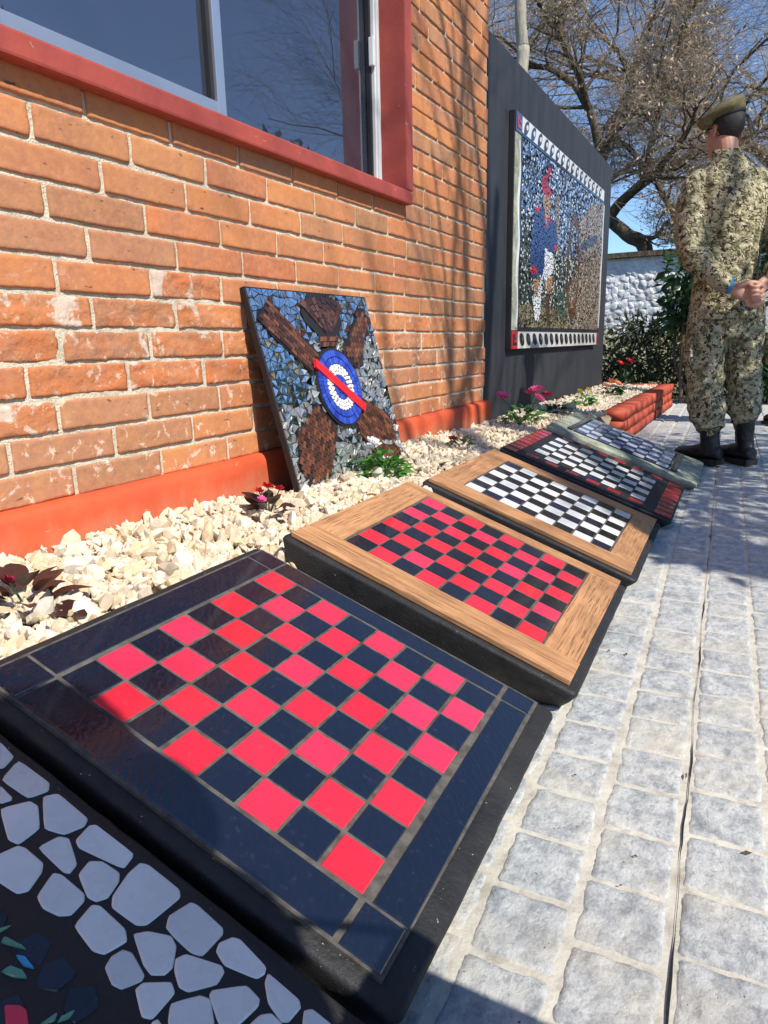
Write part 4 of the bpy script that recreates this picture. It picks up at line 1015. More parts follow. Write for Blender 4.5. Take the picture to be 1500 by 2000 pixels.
# plume: feathers fanning up from the collar
me = mesh('plume_ground', [(x, y, 0.0006) for x, y in LEAN['plume']], [tuple(range(8))], MATS['grout_black']); obj('plume_ground', me, lean)
me = mesh('collar_ground', [(x, y, 0.0006) for x, y in LEAN['neck']], [(0, 1, 2, 3)], MATS['grout_black']); obj('collar_ground', me, lean)
for k in range(8):
    for r in range(6):
        a = math.radians(140 - k * 13.2); a2 = math.radians(140 - (k + 1) * 13.2); r0, r1 = 0.016 + r * 0.0235, 0.016 + (r + 1) * 0.0235
        ox, oy = 0.362, 0.448; sk = 0.012 * (k % 2)
        w = [(ox + (r0 + sk) * math.cos(a), oy + (r0 + sk) * math.sin(a)), (ox + (r1 + sk) * math.cos(a), oy + (r1 + sk) * math.sin(a)), (ox + (r1 + sk * .4) * math.cos(a2), oy + (r1 + sk * .4) * math.sin(a2)), (ox + (r0 + sk * .4) * math.cos(a2), oy + (r0 + sk * .4) * math.sin(a2))]
        if all(0 < p[1] < LH and 0 < p[0] < LW for p in w): shard(w, 'plume_tess', 'plume_tessera', 0.88, 0.004, 0.08)
for k in range(6):
    for r in range(2):
        f0, f1 = k / 6, (k + 1) / 6; q = lambda f, h: (0.308 - 0.016 * h + (0.115 - 0.017 * h) * f, 0.4495 - 0.034 * h)
        shard([q(f0, r / 2), q(f1, r / 2), q(f1, (r + 1) / 2), q(f0, (r + 1) / 2)], 'brown_tess', 'collar_tessera', 0.88, 0.005, 0.03)
# roundel
ring = [(CX + (CR + 0.004) * math.cos(t), CY + (CR + 0.004) * math.sin(t)) for t in np.linspace(0, 2 * PI, 49)[:-1]]
me = mesh('roundel_ground', [(x, y, 0.0045) for x, y in ring] + [(x, y, -0.004) for x, y in ring], [tuple(range(48))] + [(k, 48 + k, 48 + (k + 1) % 48, (k + 1) % 48) for k in range(48)], MATS['grout_black']); obj('roundel_ground', me, lean)
bar_a = math.atan2(0.190 - 0.365, 0.46 - 0.232)
def wedge(r0, r1, n, mat, nm, off=0.0, sh=0.9):
    for k in range(n):
        t0, t1 = 2 * PI * (k + off) / n, 2 * PI * (k + 1 + off) / n
        shard([(CX + r0 * math.cos(t0), CY + r0 * math.sin(t0)), (CX + r1 * math.cos(t0), CY + r1 * math.sin(t0)), (CX + r1 * math.cos(t1), CY + r1 * math.sin(t1)), (CX + r0 * math.cos(t1), CY + r0 * math.sin(t1))], mat, nm, sh, 0.008, 0.03)
wedge(0.100, 0.123, 56, 'blue_tess', 'blue_tessera'); wedge(0.077, 0.099, 44, 'blue_tess', 'blue_tessera', 0.3)
wedge(0.022, 0.041, 20, 'blue_tess', 'blue_tessera', 0.2); wedge(0.004, 0.021, 10, 'blue_tess', 'blue_tessera', 0.1)
for r0, n in ((0.0475, 20), (0.0590, 25), (0.0705, 30)):
    for k in range(n):
        t = 2 * PI * (k + rng.uniform(-.1, .1)) / n
        cx, cy = CX + r0 * math.cos(t), CY + r0 * math.sin(t); a0 = rng.random() * 6
        shard([(cx + 0.0072 * math.cos(a0 + a) * rng.uniform(.8, 1.1), cy + 0.0066 * math.sin(a0 + a) * rng.uniform(.8, 1.1)) for a in np.linspace(0, 2 * PI, 7)[:-1]], 'white_tess', 'white_chip', 0.98, 0.008, 0.05)
b = LEAN['bar']; V = [(x, y, 0.0135) for x, y in b] + [(x, y, 0.003) for x, y in b]
obj('red_bar', mesh('red_bar', V, [(0, 1, 2, 3)] + [(k, 4 + k, 4 + (k + 1) % 4, (k + 1) % 4) for k in range(4)], MATS['red_bar']), lean)
# thin edge of mirror slips down the two sides

# ------------------------------------------------------------------ trees
def grow(r, P, D, length, rad, level, out, maxlev, spread=0.75, lift=0.12, wig=0.22, kids=(4, 5, 5, 4, 3), flat=0.0):
    """one limb as a polyline, then its children"""
    n = 7 if level == 0 else (6 if level <= 2 else 4)
    pts = [P.copy()]; rads = [rad]; d = D.normalized(); p = P.copy()
    for k in range(n):
        d = (d + Vector((r.gauss(0, wig), r.gauss(0, wig), r.gauss(0, wig) * 0.8 + lift * 0.5))).normalized()
        if flat: d.z *= (1 - flat); d.normalize()
        p = p + d * (length / n); pts.append(p.copy()); rads.append(rad * (1 - 0.72 * (k + 1) / n))
    out.append((pts, rads, level))
    if level >= maxlev: return
    branch_from(r, pts, rads, length, level, out, maxlev, spread, lift, wig, kids, flat)
def branch_from(r, pts, rads, length, level, out, maxlev, spread, lift, wig, kids, flat, t0=0.25):
    n = len(pts) - 1
    for c in range(kids[level]):
        t = t0 + (1 - t0) * (c + r.random()) / kids[level]; f = t * n; i = min(int(f), n - 1)
        q = pts[i].lerp(pts[i + 1], f - i); d = (pts[i + 1] - pts[i]).normalized()
        ax = Vector((r.gauss(0, 1), r.gauss(0, 1), r.gauss(0, 1))); ax = (ax - d * ax.dot(d)).normalized()
        nd = (d * math.cos(spread) + ax * math.sin(spread) * r.uniform(0.7, 1.2)).normalized(); nd.z += lift
        grow(r, q, nd, length * r.uniform(0.48, 0.72), max(0.0028, rads[i] * r.uniform(0.42, 0.6)), level + 1, out, maxlev, spread, lift, wig, kids, flat)
def tubes(branches, sides):
    V = []; F = []
    for pts, rads, lv in branches:
        s = sides(lv); b0 = len(V); n = len(pts)
        for i in range(n):
            t = (pts[min(i + 1, n - 1)] - pts[max(i - 1, 0)]).normalized()
            a = t.cross(Vector((0.31, 0.17, 0.93))); a.normalize(); b = t.cross(a)
            for k in range(s):
                an = 2 * PI * k / s; q = pts[i] + (a * math.cos(an) + b * math.sin(an)) * rads[i]; V.append((q.x, q.y, q.z))
        for i in range(n - 1):
            for k in range(s): x = b0 + i * s + k; y = b0 + i * s + (k + 1) % s; F.append((x, y, y + s, x + s))
    return V, F
def make_tree(name, label, base, branches, leaves=None, group=None, twig_from=2):
    root = empty(name, base); tag(root, label, 'tree', group)
    bv = Vector(base)
    th = [([p - bv for p in a], b, c) for a, b, c in branches if c < twig_from]; tw = [([p - bv for p in a], b, c) for a, b, c in branches if c >= twig_from]
    V, F = tubes(th, lambda lv: 9 if lv == 0 else 7); obj('trunk', fast_mesh('trunk', V, F, MATS['bark'], True), root)
    V, F = tubes(tw, lambda lv: 4 if lv <= 2 else 3); cr = obj('crown', fast_mesh('crown', V, F, MATS['twig'], False), root)
    if leaves:
        LV, LF, LC = [], [], []
        for (p, s, c) in leaves:
            p = p - bv; a = Vector((rng.gauss(0, 1), rng.gauss(0, 1), rng.gauss(0, 1))).normalized(); b = a.orthogonal().normalized(); k = len(LV)
            for q in (p - a * s, p + b * s * 0.45, p + a * s, p - b * s * 0.45): LV.append((q.x, q.y, q.z))
            LF.append((k, k + 1, k + 2, k + 3)); LC.append(c + (1,))
        o = obj('dry_leaves', fast_mesh('dry_leaves', LV, LF, MATS['dryleaf'], False, None, LC), root); o['kind'] = 'stuff'
    return root
def W(px, py, Y):      # a point of the view at depth Y along the wall, used to survey the limbs of the far trees
    d = Vector((px - 750, py - 1000, 1352.85)); v = Vector([R[0][k] * d.x + R[1][k] * d.y + R[2][k] * d.z for k in range(3)])
    return Vector((0, 0, 0.65)) + v * (Y / v.y)
def limb(pts, r0, r1, lv=0):
    # smooth polyline through surveyed points
    P = [Vector(p) for p in pts]; o = []
    for i in range(len(P) - 1):
        a, b, c, d = P[max(i - 1, 0)], P[i], P[i + 1], P[min(i + 2, len(P) - 1)]
        for k in range(5):
            t = k / 5; o.append(0.5 * ((2 * b) + (c - a) * t + (2 * a - 5 * b + 4 * c - d) * t * t + (3 * b - a - 3 * c + d) * t ** 3))
    o.append(P[-1]); n = len(o)
    o = [p + Vector((noise.noise(p * 2.1), noise.noise(p * 2.1 + Vector((5, 0, 0))), noise.noise(p * 2.1 + Vector((0, 7, 0))))) * 0.05 for p in o]
    return (o, [r0 + (r1 - r0) * i / (n - 1) for i in range(n)], lv)
tr = random.Random(21)
YT = 11.5
main = [limb([(-1.75, 11.6, -0.1), W(1262, 510, YT), W(1225, 455, YT), W(1185, 405, YT), W(1168, 300, YT), W(1140, 190, YT), W(1085, 140, YT), W(1010, 120, YT - .6)], 0.125, 0.03),
        limb([W(1190, 425, YT), W(1215, 392, YT), W(1262, 352, YT - .3), W(1322, 290, YT - .8), W(1352, 238, YT - 1.0), W(1362, 180, YT - 1.1)], 0.09, 0.012),
        limb([W(1172, 330, YT), W(1195, 250, YT + .4), W(1235, 170, YT + .8), W(1260, 80, YT + 1), W(1290, 10, YT + 1.2)], 0.07, 0.025),
        limb([W(1150, 215, YT), W(1120, 120, YT - .6), W(1075, 40, YT - 1), W(1030, -30, YT - 1.3)], 0.06, 0.02),
        limb([W(1330, 470, YT - .2), W(1310, 410, YT - .2), W(1270, 345, YT), W(1235, 300, YT), W(1190, 240, YT)], 0.06, 0.02),
        limb([W(1235, 375, YT), W(1290, 330, YT + .5), W(1350, 300, YT + .9), W(1430, 280, YT + 1.1), W(1510, 240, YT + 1.2)], 0.06, 0.02),
        limb([W(1262, 352, YT - .3), W(1275, 260, YT - .4), W(1310, 150, YT - .6), W(1330, 60, YT - .8)], 0.055, 0.02),
        limb([W(1225, 455, YT), W(1270, 470, YT - .4), W(1300, 440, YT - .6), W(1350, 430, YT - .8)], 0.04, 0.015)]
br = list(main)
for k_, (pts, rads, lv) in enumerate(main):
    L = sum((pts[i + 1] - pts[i]).length for i in range(len(pts) - 1))
    branch_from(tr, pts, [x * 0.9 for x in rads], L * 0.52, 0, br, 4, 0.85, 0.05, 0.26, (15, 7, 6, 5, 0), 0.12, 0.34 if k_ < 2 else 0.2)
br = [b_ for b_ in br if not (b_[2] >= 1 and min(p.z for p in b_[0]) < 1.9)]
lv_ = []
for pts, rads, lv in br:
    if lv >= 3 and tr.random() < 0.13:
        p = pts[tr.randrange(len(pts))]; cc = tr.choice(((.34, .24, .15), (.42, .31, .20), (.26, .20, .12), (.48, .40, .30)))
        for q in range(tr.randrange(1, 4)): lv_.append((p + Vector((tr.gauss(0, .05), tr.gauss(0, .05), tr.gauss(0, .05))), tr.uniform(.014, .034), cc))
make_tree('bare_tree', 'wide spreading bare tree with tangled brown twigs behind the whitewashed wall', (-1.75, 11.6, 0), br, lv_)
print('tree branches', len(br))
# a second bare tree farther right, seen over the soldier's head
def falls(p):        # where along the wall or path the shade of a point lands
    t = min(p.z / SUN.z, (p.x + 1.3) / SUN.x); return p.y - SUN.y * t
def free_tree(seed, base, h, r0, kids, maxlev=4, fl=0.1, keep_y=None):
    r = random.Random(seed); out = []; b = Vector(base)
    t = limb([b, b + Vector((r.uniform(-.2, .2), r.uniform(-.2, .2), h * .22)), b + Vector((r.uniform(-.4, .4), r.uniform(-.4, .4), h * .42))], r0, r0 * .75); out.append(t); top = t[0][-1]
    for k in range(5):
        a = 2 * PI * (k + r.random() * .6) / 5; d = Vector((math.cos(a), math.sin(a), r.uniform(.7, 1.2)))
        for tries in range(14):
            sub_ = []; grow(r, top - Vector((0, 0, r.uniform(0, h * .1))), d, h * .55, r0 * .5, 0, sub_, maxlev, 0.7, 0.08, 0.2, kids, fl)
            if keep_y is None: break
            bad = sum(1 for b_ in sub_ if b_[2] <= 2 and min(falls(p) for p in b_[0]) < keep_y)
            if bad == 0: break
            a = r.uniform(0.1, PI - 0.1); d = Vector((math.cos(a), math.sin(a) * .9 + .15, r.uniform(.6, 1.3)))
        out += sub_
    return out
brB = free_tree(5, (0.1, 16.0, 0), 9.8, 0.2, (8, 7, 6, 5, 0))
make_tree('bare_tree', 'second bare tree rising behind the bushes with pale grey forked limbs', (0.1, 16.0, 0), brB, None)
brC = free_tree(8, (-5.2, 15.5, 0), 8.2, 0.18, (7, 6, 5, 4, 0))
make_tree('bare_tree', 'bare tree standing behind the black wall beside the pale trunk', (-5.2, 15.5, 0), brC, None)
# trees on the sunny side of the path whose shadows fall on the wall
brD = free_tree(31, (5.7, -0.75, 0), 8.8, 0.26, (5, 5, 4, 3, 0), 4, 0.05, 1.85)
tD = make_tree('bare_tree', 'bare tree on the sunny side of the path shading the wall', (5.7, -0.75, 0), brD, None)
def copy_tree(o, loc, rz, sc, label):
    c = o.copy(); link(c); c.location = loc; c.rotation_euler = (0, 0, rz); c.scale = (sc, sc, sc); c['label'] = label
    for ch in o.children: k = ch.copy(); link(k); k.parent = c
    return c
copy_tree(tD, (8.6, 8.2, 0), 2.1, .5, 'bare tree on the sunny side of the path, second along the row')
copy_tree(tD, (11.5, 15.0, 0), 4.0, .6, 'bare tree at the far end of the row beyond the path')
# pale pole-like trunk behind the black wall
pts = [W(1019, 140, 9.0), W(1018, 90, 9.0), W(1014, 0, 9.0)]; base = Vector((pts[0].x, 9.0, 0))
pv = [base, Vector((base.x + .02, 9.0, 1.5)), pts[0], pts[1], pts[2], pts[2] + (pts[2] - pts[1]) * 1.6]
V, F = tubes([limb([p - base for p in pv], 0.085, 0.062)], lambda lv: 12)
o = obj('slender_trunk', fast_mesh('slender_trunk', V, F, MATS['pole'], True), None, base); tag(o, 'pale slender branchless trunk standing up behind the black wall', 'trunk')

# ------------------------------------------------------------------ whitewashed rubble wall at the back
BY = 9.2
bwall = empty('rubble_wall', (-1.0, BY, 0)); tag(bwall, 'whitewashed rubble stone wall with a dark coping behind the garden', 'wall')
V = boxv(-4, 4.5, 0.0, 0.35, 0, 1.60); obj('wall_core', mesh('wall_core', V, BOXF, MATS['rubble']), bwall)
V = boxv(-4.02, 4.52, -0.07, 0.42, 1.602, 1.66); me = mesh('coping', V, BOXF, MATS['coping']); obj('coping', me, bwall)
def lump(k):
    v, f = SV[k % len(SV)], SF; nr = np.random.default_rng(k)
    bv, f = ico(3); w = np.array([Vector(p) * (1 + .35 * noise.noise(Vector(p) * 1.4 + Vector((k * 3, 0, 0))) + .12 * noise.noise(Vector(p) * 4 + Vector((k, 5, 0)))) for p in bv]) * np.array([0.080, 0.022, 0.060])
    me = fast_mesh('stone', w, f, MATS['rubble'], True); return me
LM = [lump(k) for k in range(8)]
for j in range(15):
    for i in range(20):
        x = -1.35 + i * 0.098 + (j % 2) * 0.05 + rng.uniform(-.03, .03); z = 0.42 + j * 0.079 + rng.uniform(-.02, .02)
        s = rng.uniform(0.65, 1.05)
        if z < 1.56: obj('stone', LM[rng.randrange(8)], bwall, (x, 0.014, z), (rng.uniform(-.2, .2), rng.uniform(0, 6), rng.uniform(-.2, .2)), (s, 1, s))

# ------------------------------------------------------------------ shrubs, hedge
def leaf_me(name, L, w, mat, bend=0.25, fold=0.12, n=5):
    V = []; F = []
    for i in range(n + 1):
        t = i / n; ww = w * math.sin(PI * min(0.97, 0.06 + t * 0.94)) ** 0.8 * 0.5; z = -bend * L * t * t
        V += [(-ww, L * t, z + fold * ww * 2), (0, L * t, z), (ww, L * t, z + fold * ww * 2)]
    for i in range(n):
        a = 3 * i; F += [(a, a + 1, a + 4, a + 3), (a + 1, a + 2, a + 5, a + 4)]
    return mesh(name, V, F, MATS[mat], True)
def leaf_cloud(name, root, centers, count, L, w, mat, seed, thick=1.0, droop=0.3):
    """many folded leaves spread through blobs, joined"""
    r = random.Random(seed); V = []; F = []
    for k in range(count):
        c, rad = centers[r.randrange(len(centers))]
        d = Vector((r.gauss(0, 1), r.gauss(0, 1), r.gauss(0, 1))).normalized() * (r.random() ** 0.45)
        p = Vector(c) + Vector((d.x * rad[0], d.y * rad[1], d.z * rad[2]))
        dr = (d + Vector((r.gauss(0, .6), r.gauss(0, .6), r.gauss(0, .5) - droop))).normalized(); up = dr.orthogonal().normalized()
        up = (Matrix.Rotation(r.uniform(0, 6.28), 3, dr) @ up); sd = dr.cross(up); l = L * r.uniform(.6, 1.2); ww = w * r.uniform(.7, 1.2); b = len(V)
        for q in (p, p + dr * l * .45 + sd * ww * .5 + up * ww * .12, p + dr * l * .5 , p + dr * l * .45 - sd * ww * .5 + up * ww * .12, p + dr * l - up * l * .12): V.append(tuple(q))
        F += [(b, b + 1, b + 2), (b + 1, b + 4, b + 2), (b, b + 2, b + 3), (b + 2, b + 4, b + 3)]
    o = obj(name, fast_mesh(name, V, F, MATS[mat], True), root); o['kind'] = 'stuff'; return o
def shrub(label, base, blobs, count, L, w, mat, seed, nm='shrub', stems=5):
    root = empty(nm, base); tag(root, label, 'shrub')
    r = random.Random(seed); st = []
    for k in range(stems):
        c, rad = blobs[k % len(blobs)]
        st.append(limb([(0.05 * k, 0, 0), (c[0] * .4 + r.uniform(-.1, .1), c[1] * .4, c[2] * .5), (c[0] + r.uniform(-.1, .1), c[1], c[2] + rad[2] * .5)], 0.025, 0.006))
    for one in st:
        V, F = tubes([one], lambda lv: 6); obj('stem', fast_mesh('stem', V, F, MATS['bark'], True), root)
    leaf_cloud('foliage', root, blobs, count, L, w, mat, seed); return root
shrub('tall glossy dark green shrub growing between the soldier and the whitewashed wall', (-0.68, 7.7, 0), [((0.05, 0, 1.25), (.32, .3, .38)), ((0.35, 0, 1.0), (.35, .3, .5)), ((-0.05, .1, .95), (.22, .25, .25)), ((0.5, 0, 1.45), (.3, .3, .3)), ((0.3, 0.1, .55), (.35, .3, .4))], 1500, 0.125, 0.06, 'leaf_shrub', 4)
shrub('low bush of narrow dark leaves in front of the whitewashed wall', (-1.35, 8.5, 0), [((0, 0, .45), (.6, .25, .35)), ((.7, 0, .5), (.5, .25, .4)), ((.2, 0, .75), (.5, .2, .15))], 1500, 0.12, 0.03, 'leaf_hedge', 14)
shrub('dense dark bush behind the soldier on the right side of the path', (0.75, 7.9, 0), [((-.35, 0, .5), (.45, .4, .5)), ((.25, 0, .7), (.5, .4, .7)), ((.9, 0, .9), (.6, .5, .8)), ((-.5, -.1, .35), (.3, .3, .3))], 2200, 0.10, 0.05, 'leaf_shrub', 24)
root = empty('hedge', (-0.6, 7.95, 0)); tag(root, 'low shaded hedge running across behind the red planter', 'hedge')
bl = [((-1.2 + k * .32, rng.uniform(-.08, .08), .30), (.24, .22, .30)) for k in range(9)]
leaf_cloud('foliage', root, bl, 4200, 0.07, 0.028, 'leaf_hedge', 33)
for k in range(9):
    V, F = tubes([limb([(-1.2 + k * .32, 0, 0), (-1.2 + k * .32, .02, .25), (-1.15 + k * .32, 0, .45)], .012, .004)], lambda lv: 5); obj('stem', fast_mesh('stem', V, F, MATS['bark'], True), root)

# ------------------------------------------------------------------ little flowering plants in the gravel
def petal_flower(name, root, loc, n, pr, mat, centre=None, cup=0.5, rz=0.0, tilt=(0, 0)):
    V = []; F = []
    for layer in range(2):
        for k in range(n):
            a = 2 * PI * (k + layer * .5) / n + rz; c, s = math.cos(a), math.sin(a); l = pr * (1 - .3 * layer); w = pr * (2.6 / n + .15); b = len(V); zc = cup * l * (1 + layer * .7)
            for (t, ww, zz) in ((0, .12, 0), (.55, .5, .35), (.9, .42, .85), (1.0, .1, 1)):
                for sgn in (-1, 1): V.append((c * l * t - s * w * ww * sgn, s * l * t + c * w * ww * sgn, zz * zc + .002 * layer))
            for q in range(3): F.append((b + 2 * q, b + 2 * q + 1, b + 2 * q + 3, b + 2 * q + 2))
    o = obj(name, mesh(name, V, F, MATS[mat], True), root, loc, (tilt[0], tilt[1], 0))
    if centre:
        v, f = ico(1); obj('flower_centre', fast_mesh('flower_centre', v * pr * .22, f, MATS[centre], True), o, (0, 0, pr * .12))
    return o
def plant(label, x, y, leaf_m, nl, L, w, flowers, seed, spread=1.0, bend=.5, upright=0.85, dome=None):
    r = random.Random(seed); root = empty('flowering_plant', (x, y, gz(x, y) - .012)); tag(root, label, 'plant', 'small plants set in the gravel')
    lm = [leaf_me('leaf', L * q, w * q, leaf_m, bend) for q in (1.0, .82, .66)]
    for k in range(0 if dome else nl):
        a = 2.4 * k + r.uniform(-.3, .3); el = upright * (0.25 + 0.9 * k / nl); rad = .012 + .028 * spread * (1 - k / nl)
        obj('leaf', lm[k % 3], root, (math.cos(a) * rad, math.sin(a) * rad, .012 + .035 * k / nl * (L / .05)), (el, r.uniform(-.3, .3), a - PI / 2))
    if dome:
        for k in range(nl):
            d = Vector((r.gauss(0, 1), r.gauss(0, 1), abs(r.gauss(0, 1)))).normalized() * dome * r.uniform(.45, 1); a = math.atan2(d.y, d.x) + r.uniform(-.5, .5)
            obj('leaf', lm[k % 3], root, (d.x * .8, d.y * .8, .01 + d.z * .95), (r.uniform(.0, .9), r.uniform(-.4, .4), a - PI / 2))
    for (dx, dy, dz, n, pr, m_, c) in flowers:
        V, F = tubes([limb([(0, 0, .01), (dx * .5, dy * .5, dz * .6), (dx, dy, dz)], .0022, .0015)], lambda lv: 5); obj('stalk', fast_mesh('stalk', V, F, MATS['leaf_dark'], True), root)
        petal_flower('flower', root, (dx, dy, dz), n, pr, m_, c, .5, r.random() * 6, (r.uniform(-.5, .2), r.uniform(-.1, .6)))
    return root
plant('bronze leaved plant with red flowers in the gravel near the leaning mosaic', -1.065, 1.365, 'leaf_bronze', 15, .056, .042, [(.0, .0, .085, 5, .019, 'petal_red', 'petal_yellow'), (.022, .018, .078, 5, .016, 'petal_red', None), (-.02, -.01, .075, 5, .014, 'petal_red', None), (.004, -.03, .06, 5, .012, 'petal_pink', None)], 1, 1.1, .3)
plant('bronze leaved plant without open flowers in the gravel beside the black board', -1.03, 0.665, 'leaf_bronze', 14, .066, .046, [(-.02, -.01, .06, 5, .012, 'petal_crimson', None)], 2, 1.1, .3)
plant('bright green plant with white flowers in front of the leaning mosaic', -1.045, 1.945, 'leaf_green', 95, .044, .032, [(-.035, .0, .115, 5, .027, 'petal_white', 'petal_yellow'), (-.055, .02, .095, 5, .024, 'petal_white', None), (.03, .055, .10, 5, .026, 'petal_white', 'petal_yellow'), (.0, .035, .11, 5, .02, 'petal_white', None)], 3, 1.5, .35, 1.15, .095)
plant('small dark green plant with crimson flowers in the shaded gravel', -1.055, 2.66, 'leaf_dark', 12, .05, .03, [(-.03, -.02, .05, 5, .018, 'petal_crimson', None), (-.05, .0, .045, 5, .016, 'petal_red', None)], 4, 1.2)
plant('green plant with pink daisies near the corner of the brick wall', -1.085, 3.60, 'leaf_green', 70, .06, .026, [(-.10, -.05, .15, 10, .040, 'petal_pink', 'petal_white'), (.06, .03, .18, 10, .042, 'petal_pink', None), (.10, .07, .15, 10, .040, 'petal_crimson', None), (.085, -.02, .14, 10, .036, 'petal_pink', None), (.02, .06, .16, 10, .034, 'petal_pink', None)], 5, 1.6, .3, .9, .115)
plant('dark leaved plant in the gravel beside the grey stone', -1.045, 4.12, 'leaf_dark', 40, .05, .03, [(0, 0, .10, 5, .014, 'petal_crimson', None)], 6, 1.6, .4, .9, .09)
plant('light green plant with yellow buds in the planter gravel', -1.05, 4.90, 'leaf_green', 36, .07, .04, [(-.03, 0, .11, 6, .024, 'petal_yellow', None), (.02, .03, .12, 6, .022, 'petal_yellow', None)], 7, 1.8, .5, .85, .10)
plant('green plant with orange flowers in the planter gravel', -1.02, 5.75, 'leaf_dark', 32, .08, .045, [(0, 0, .11, 7, .04, 'petal_orange', 'petal_yellow'), (.05, -.03, .10, 7, .035, 'petal_orange', None), (-.04, -.03, .09, 7, .03, 'petal_orange', None)], 8, 1.9, .5, .85, .10)
plant('thin leaved plant with tall red flowers at the far end of the planter', -1.06, 6.55, 'leaf_dark', 34, .13, .014, [(-.04, 0, .23, 8, .032, 'petal_red', None), (.03, .02, .25, 8, .034, 'petal_red', None), (.07, -.02, .24, 8, .03, 'petal_red', None), (0, .03, .22, 8, .028, 'petal_crimson', None)], 9, 1.6, .2, 1.2)
rk = obj('grey_stone', fast_mesh('grey_stone', SV[3] * np.array([.04, .05, .045]), SF, MATS['rubble'], False), None, (-1.03, 4.42, gz(-1.03, 4.42) + .025)); tag(rk, 'single grey fist sized stone lying on the planter gravel', 'stone')

for (bx, by, bs, lb) in ((9.2, 6.0, 2.2, 'unseen tall bush added for the mirror shards to reflect, nearest the shading tree'), (7.4, 8.2, 2.2, 'unseen tall bush added for the mirror shards to reflect, second from the shading tree'), (5.6, 9.9, 2.2, 'unseen tall bush added for the mirror shards to reflect, third from the shading tree'), (3.9, 11.6, 2.2, 'unseen tall bush added for the mirror shards to reflect, last of the row before the rubble wall')):  # unseen bushes, added to darken what the leaning mosaic's mirrors reflect
    src = [o for o in bpy.data.objects if o.get('label', '').startswith('dense dark bush')][0]
    copy_tree(src, (bx, by, 0), by, bs, lb)

shrub('young leafy tree across the path whose shade falls on the paving and the soldier', (2.2, 3.1, 0), [((-.15, .1, 2.25), (.75, .85, .6)), ((-.75, .25, 2.15), (.4, .6, .35)), ((.3, .2, 2.7), (.6, .7, .5)), ((-.1, .9, 2.2), (.6, .7, .5)), ((-.45, -1.3, 2.05), (.28, .45, .25)), ((-.3, -.6, 2.3), (.3, .4, .3))], 2600, 0.10, 0.055, 'leaf_shrub', 61, 'leafy_tree', 5)['category'] = 'tree'

# ------------------------------------------------------------------ people
def ringtube(rings, seg=20):
    """rings: list of (centre, ax, ay) -> closed tube"""
    V = []; F = []
    for (c, ax, ay) in rings:
        for k in range(seg):
            a = 2 * PI * k / seg; p = Vector(c) + Vector(ax) * math.cos(a) + Vector(ay) * math.sin(a); V.append(tuple(p))
    for i in range(len(rings) - 1):
        for k in range(seg): a = i * seg + k; b = i * seg + (k + 1) % seg; F.append((a, b, b + seg, a + seg))
    F.append(tuple(range(seg - 1, -1, -1))); F.append(tuple((len(rings) - 1) * seg + k for k in range(seg)))
    return V, F
def limbtube(pts, radii, ref=(0, 1, 0), seg=16, squash=1.0, sub=4):
    P = [Vector(p) for p in pts]; rr = []; cc = []
    for i in range(len(P) - 1):
        a, b, c, d = P[max(i - 1, 0)], P[i], P[i + 1], P[min(i + 2, len(P) - 1)]
        for k in range(sub):
            t = k / sub; cc.append(0.5 * ((2 * b) + (c - a) * t + (2 * a - 5 * b + 4 * c - d) * t * t + (3 * b - a - 3 * c + d) * t ** 3)); rr.append(radii[i] + (radii[i + 1] - radii[i]) * (t * t * (3 - 2 * t)))
    cc.append(P[-1]); rr.append(radii[-1]); rings = []; n = len(cc)
    # rounded ends
    for i in range(n):
        t = (cc[min(i + 1, n - 1)] - cc[max(i - 1, 0)]).normalized(); x = t.cross(Vector(ref)); x = x.normalized() if x.length > 1e-3 else t.orthogonal().normalized(); y = x.cross(t)
        if i == 0:
            for q in (0.92, 0.65): rings.append((cc[0] - t * rr[0] * q, x * rr[0] * math.sqrt(1 - q * q), y * rr[0] * squash * math.sqrt(1 - q * q)))
        rings.append((cc[i], x * rr[i], y * rr[i] * squash))
        if i == n - 1:
            for q in (0.65, 0.92): rings.append((cc[i] + t * rr[i] * q, x * rr[i] * math.sqrt(1 - q * q), y * rr[i] * squash * math.sqrt(1 - q * q)))
    return ringtube(rings, seg)
def stack(rows, seg=28):        # rows (x, y, z, rx, ry)
    return ringtube([((x, y, z), (rx, 0, 0), (0, ry, 0)) for x, y, z, rx, ry in rows], seg)
def ball(c, r, sub=3):
    v, f = ico(sub); return [tuple(np.array(c) + p * np.array(r)) for p in v], [tuple(int(q) for q in t) for t in f]
def fuse(name, parts, mat, parent, voxel=0.008, smooth=6, wrinkle=None):
    V = []; F = []
    for v, f in parts: b = len(V); V += list(v); F += [tuple(i + b for i in t) for t in f]
    me = mesh('tmp', V, F); o = link(bpy.data.objects.new('tmp', me))
    md = o.modifiers.new('r', 'REMESH'); md.mode = 'VOXEL'; md.voxel_size = voxel
    sm = o.modifiers.new('s', 'SMOOTH'); sm.iterations = smooth; sm.factor = 0.5
    dg = bpy.context.evaluated_depsgraph_get(); dg.update(); ev = o.evaluated_get(dg); nm = bpy.data.meshes.new_from_object(ev)
    bpy.data.objects.remove(o); bpy.data.meshes.remove(me)
    nm.name = name; nm.materials.clear(); nm.materials.append(mat)
    if wrinkle:
        n = len(nm.vertices); co = np.empty(n * 3); no = np.empty(n * 3); nm.vertices.foreach_get('co', co); nm.vertices.foreach_get('normal', no); co = co.reshape(-1, 3); no = no.reshape(-1, 3)
        d = np.array([wrinkle(Vector(c)) for c in co]); co = co + no * d[:, None]; nm.vertices.foreach_set('co', co.ravel())
    nm.polygons.foreach_set('use_smooth', [True] * len(nm.polygons)); nm.update()
    return obj(name, nm, parent)
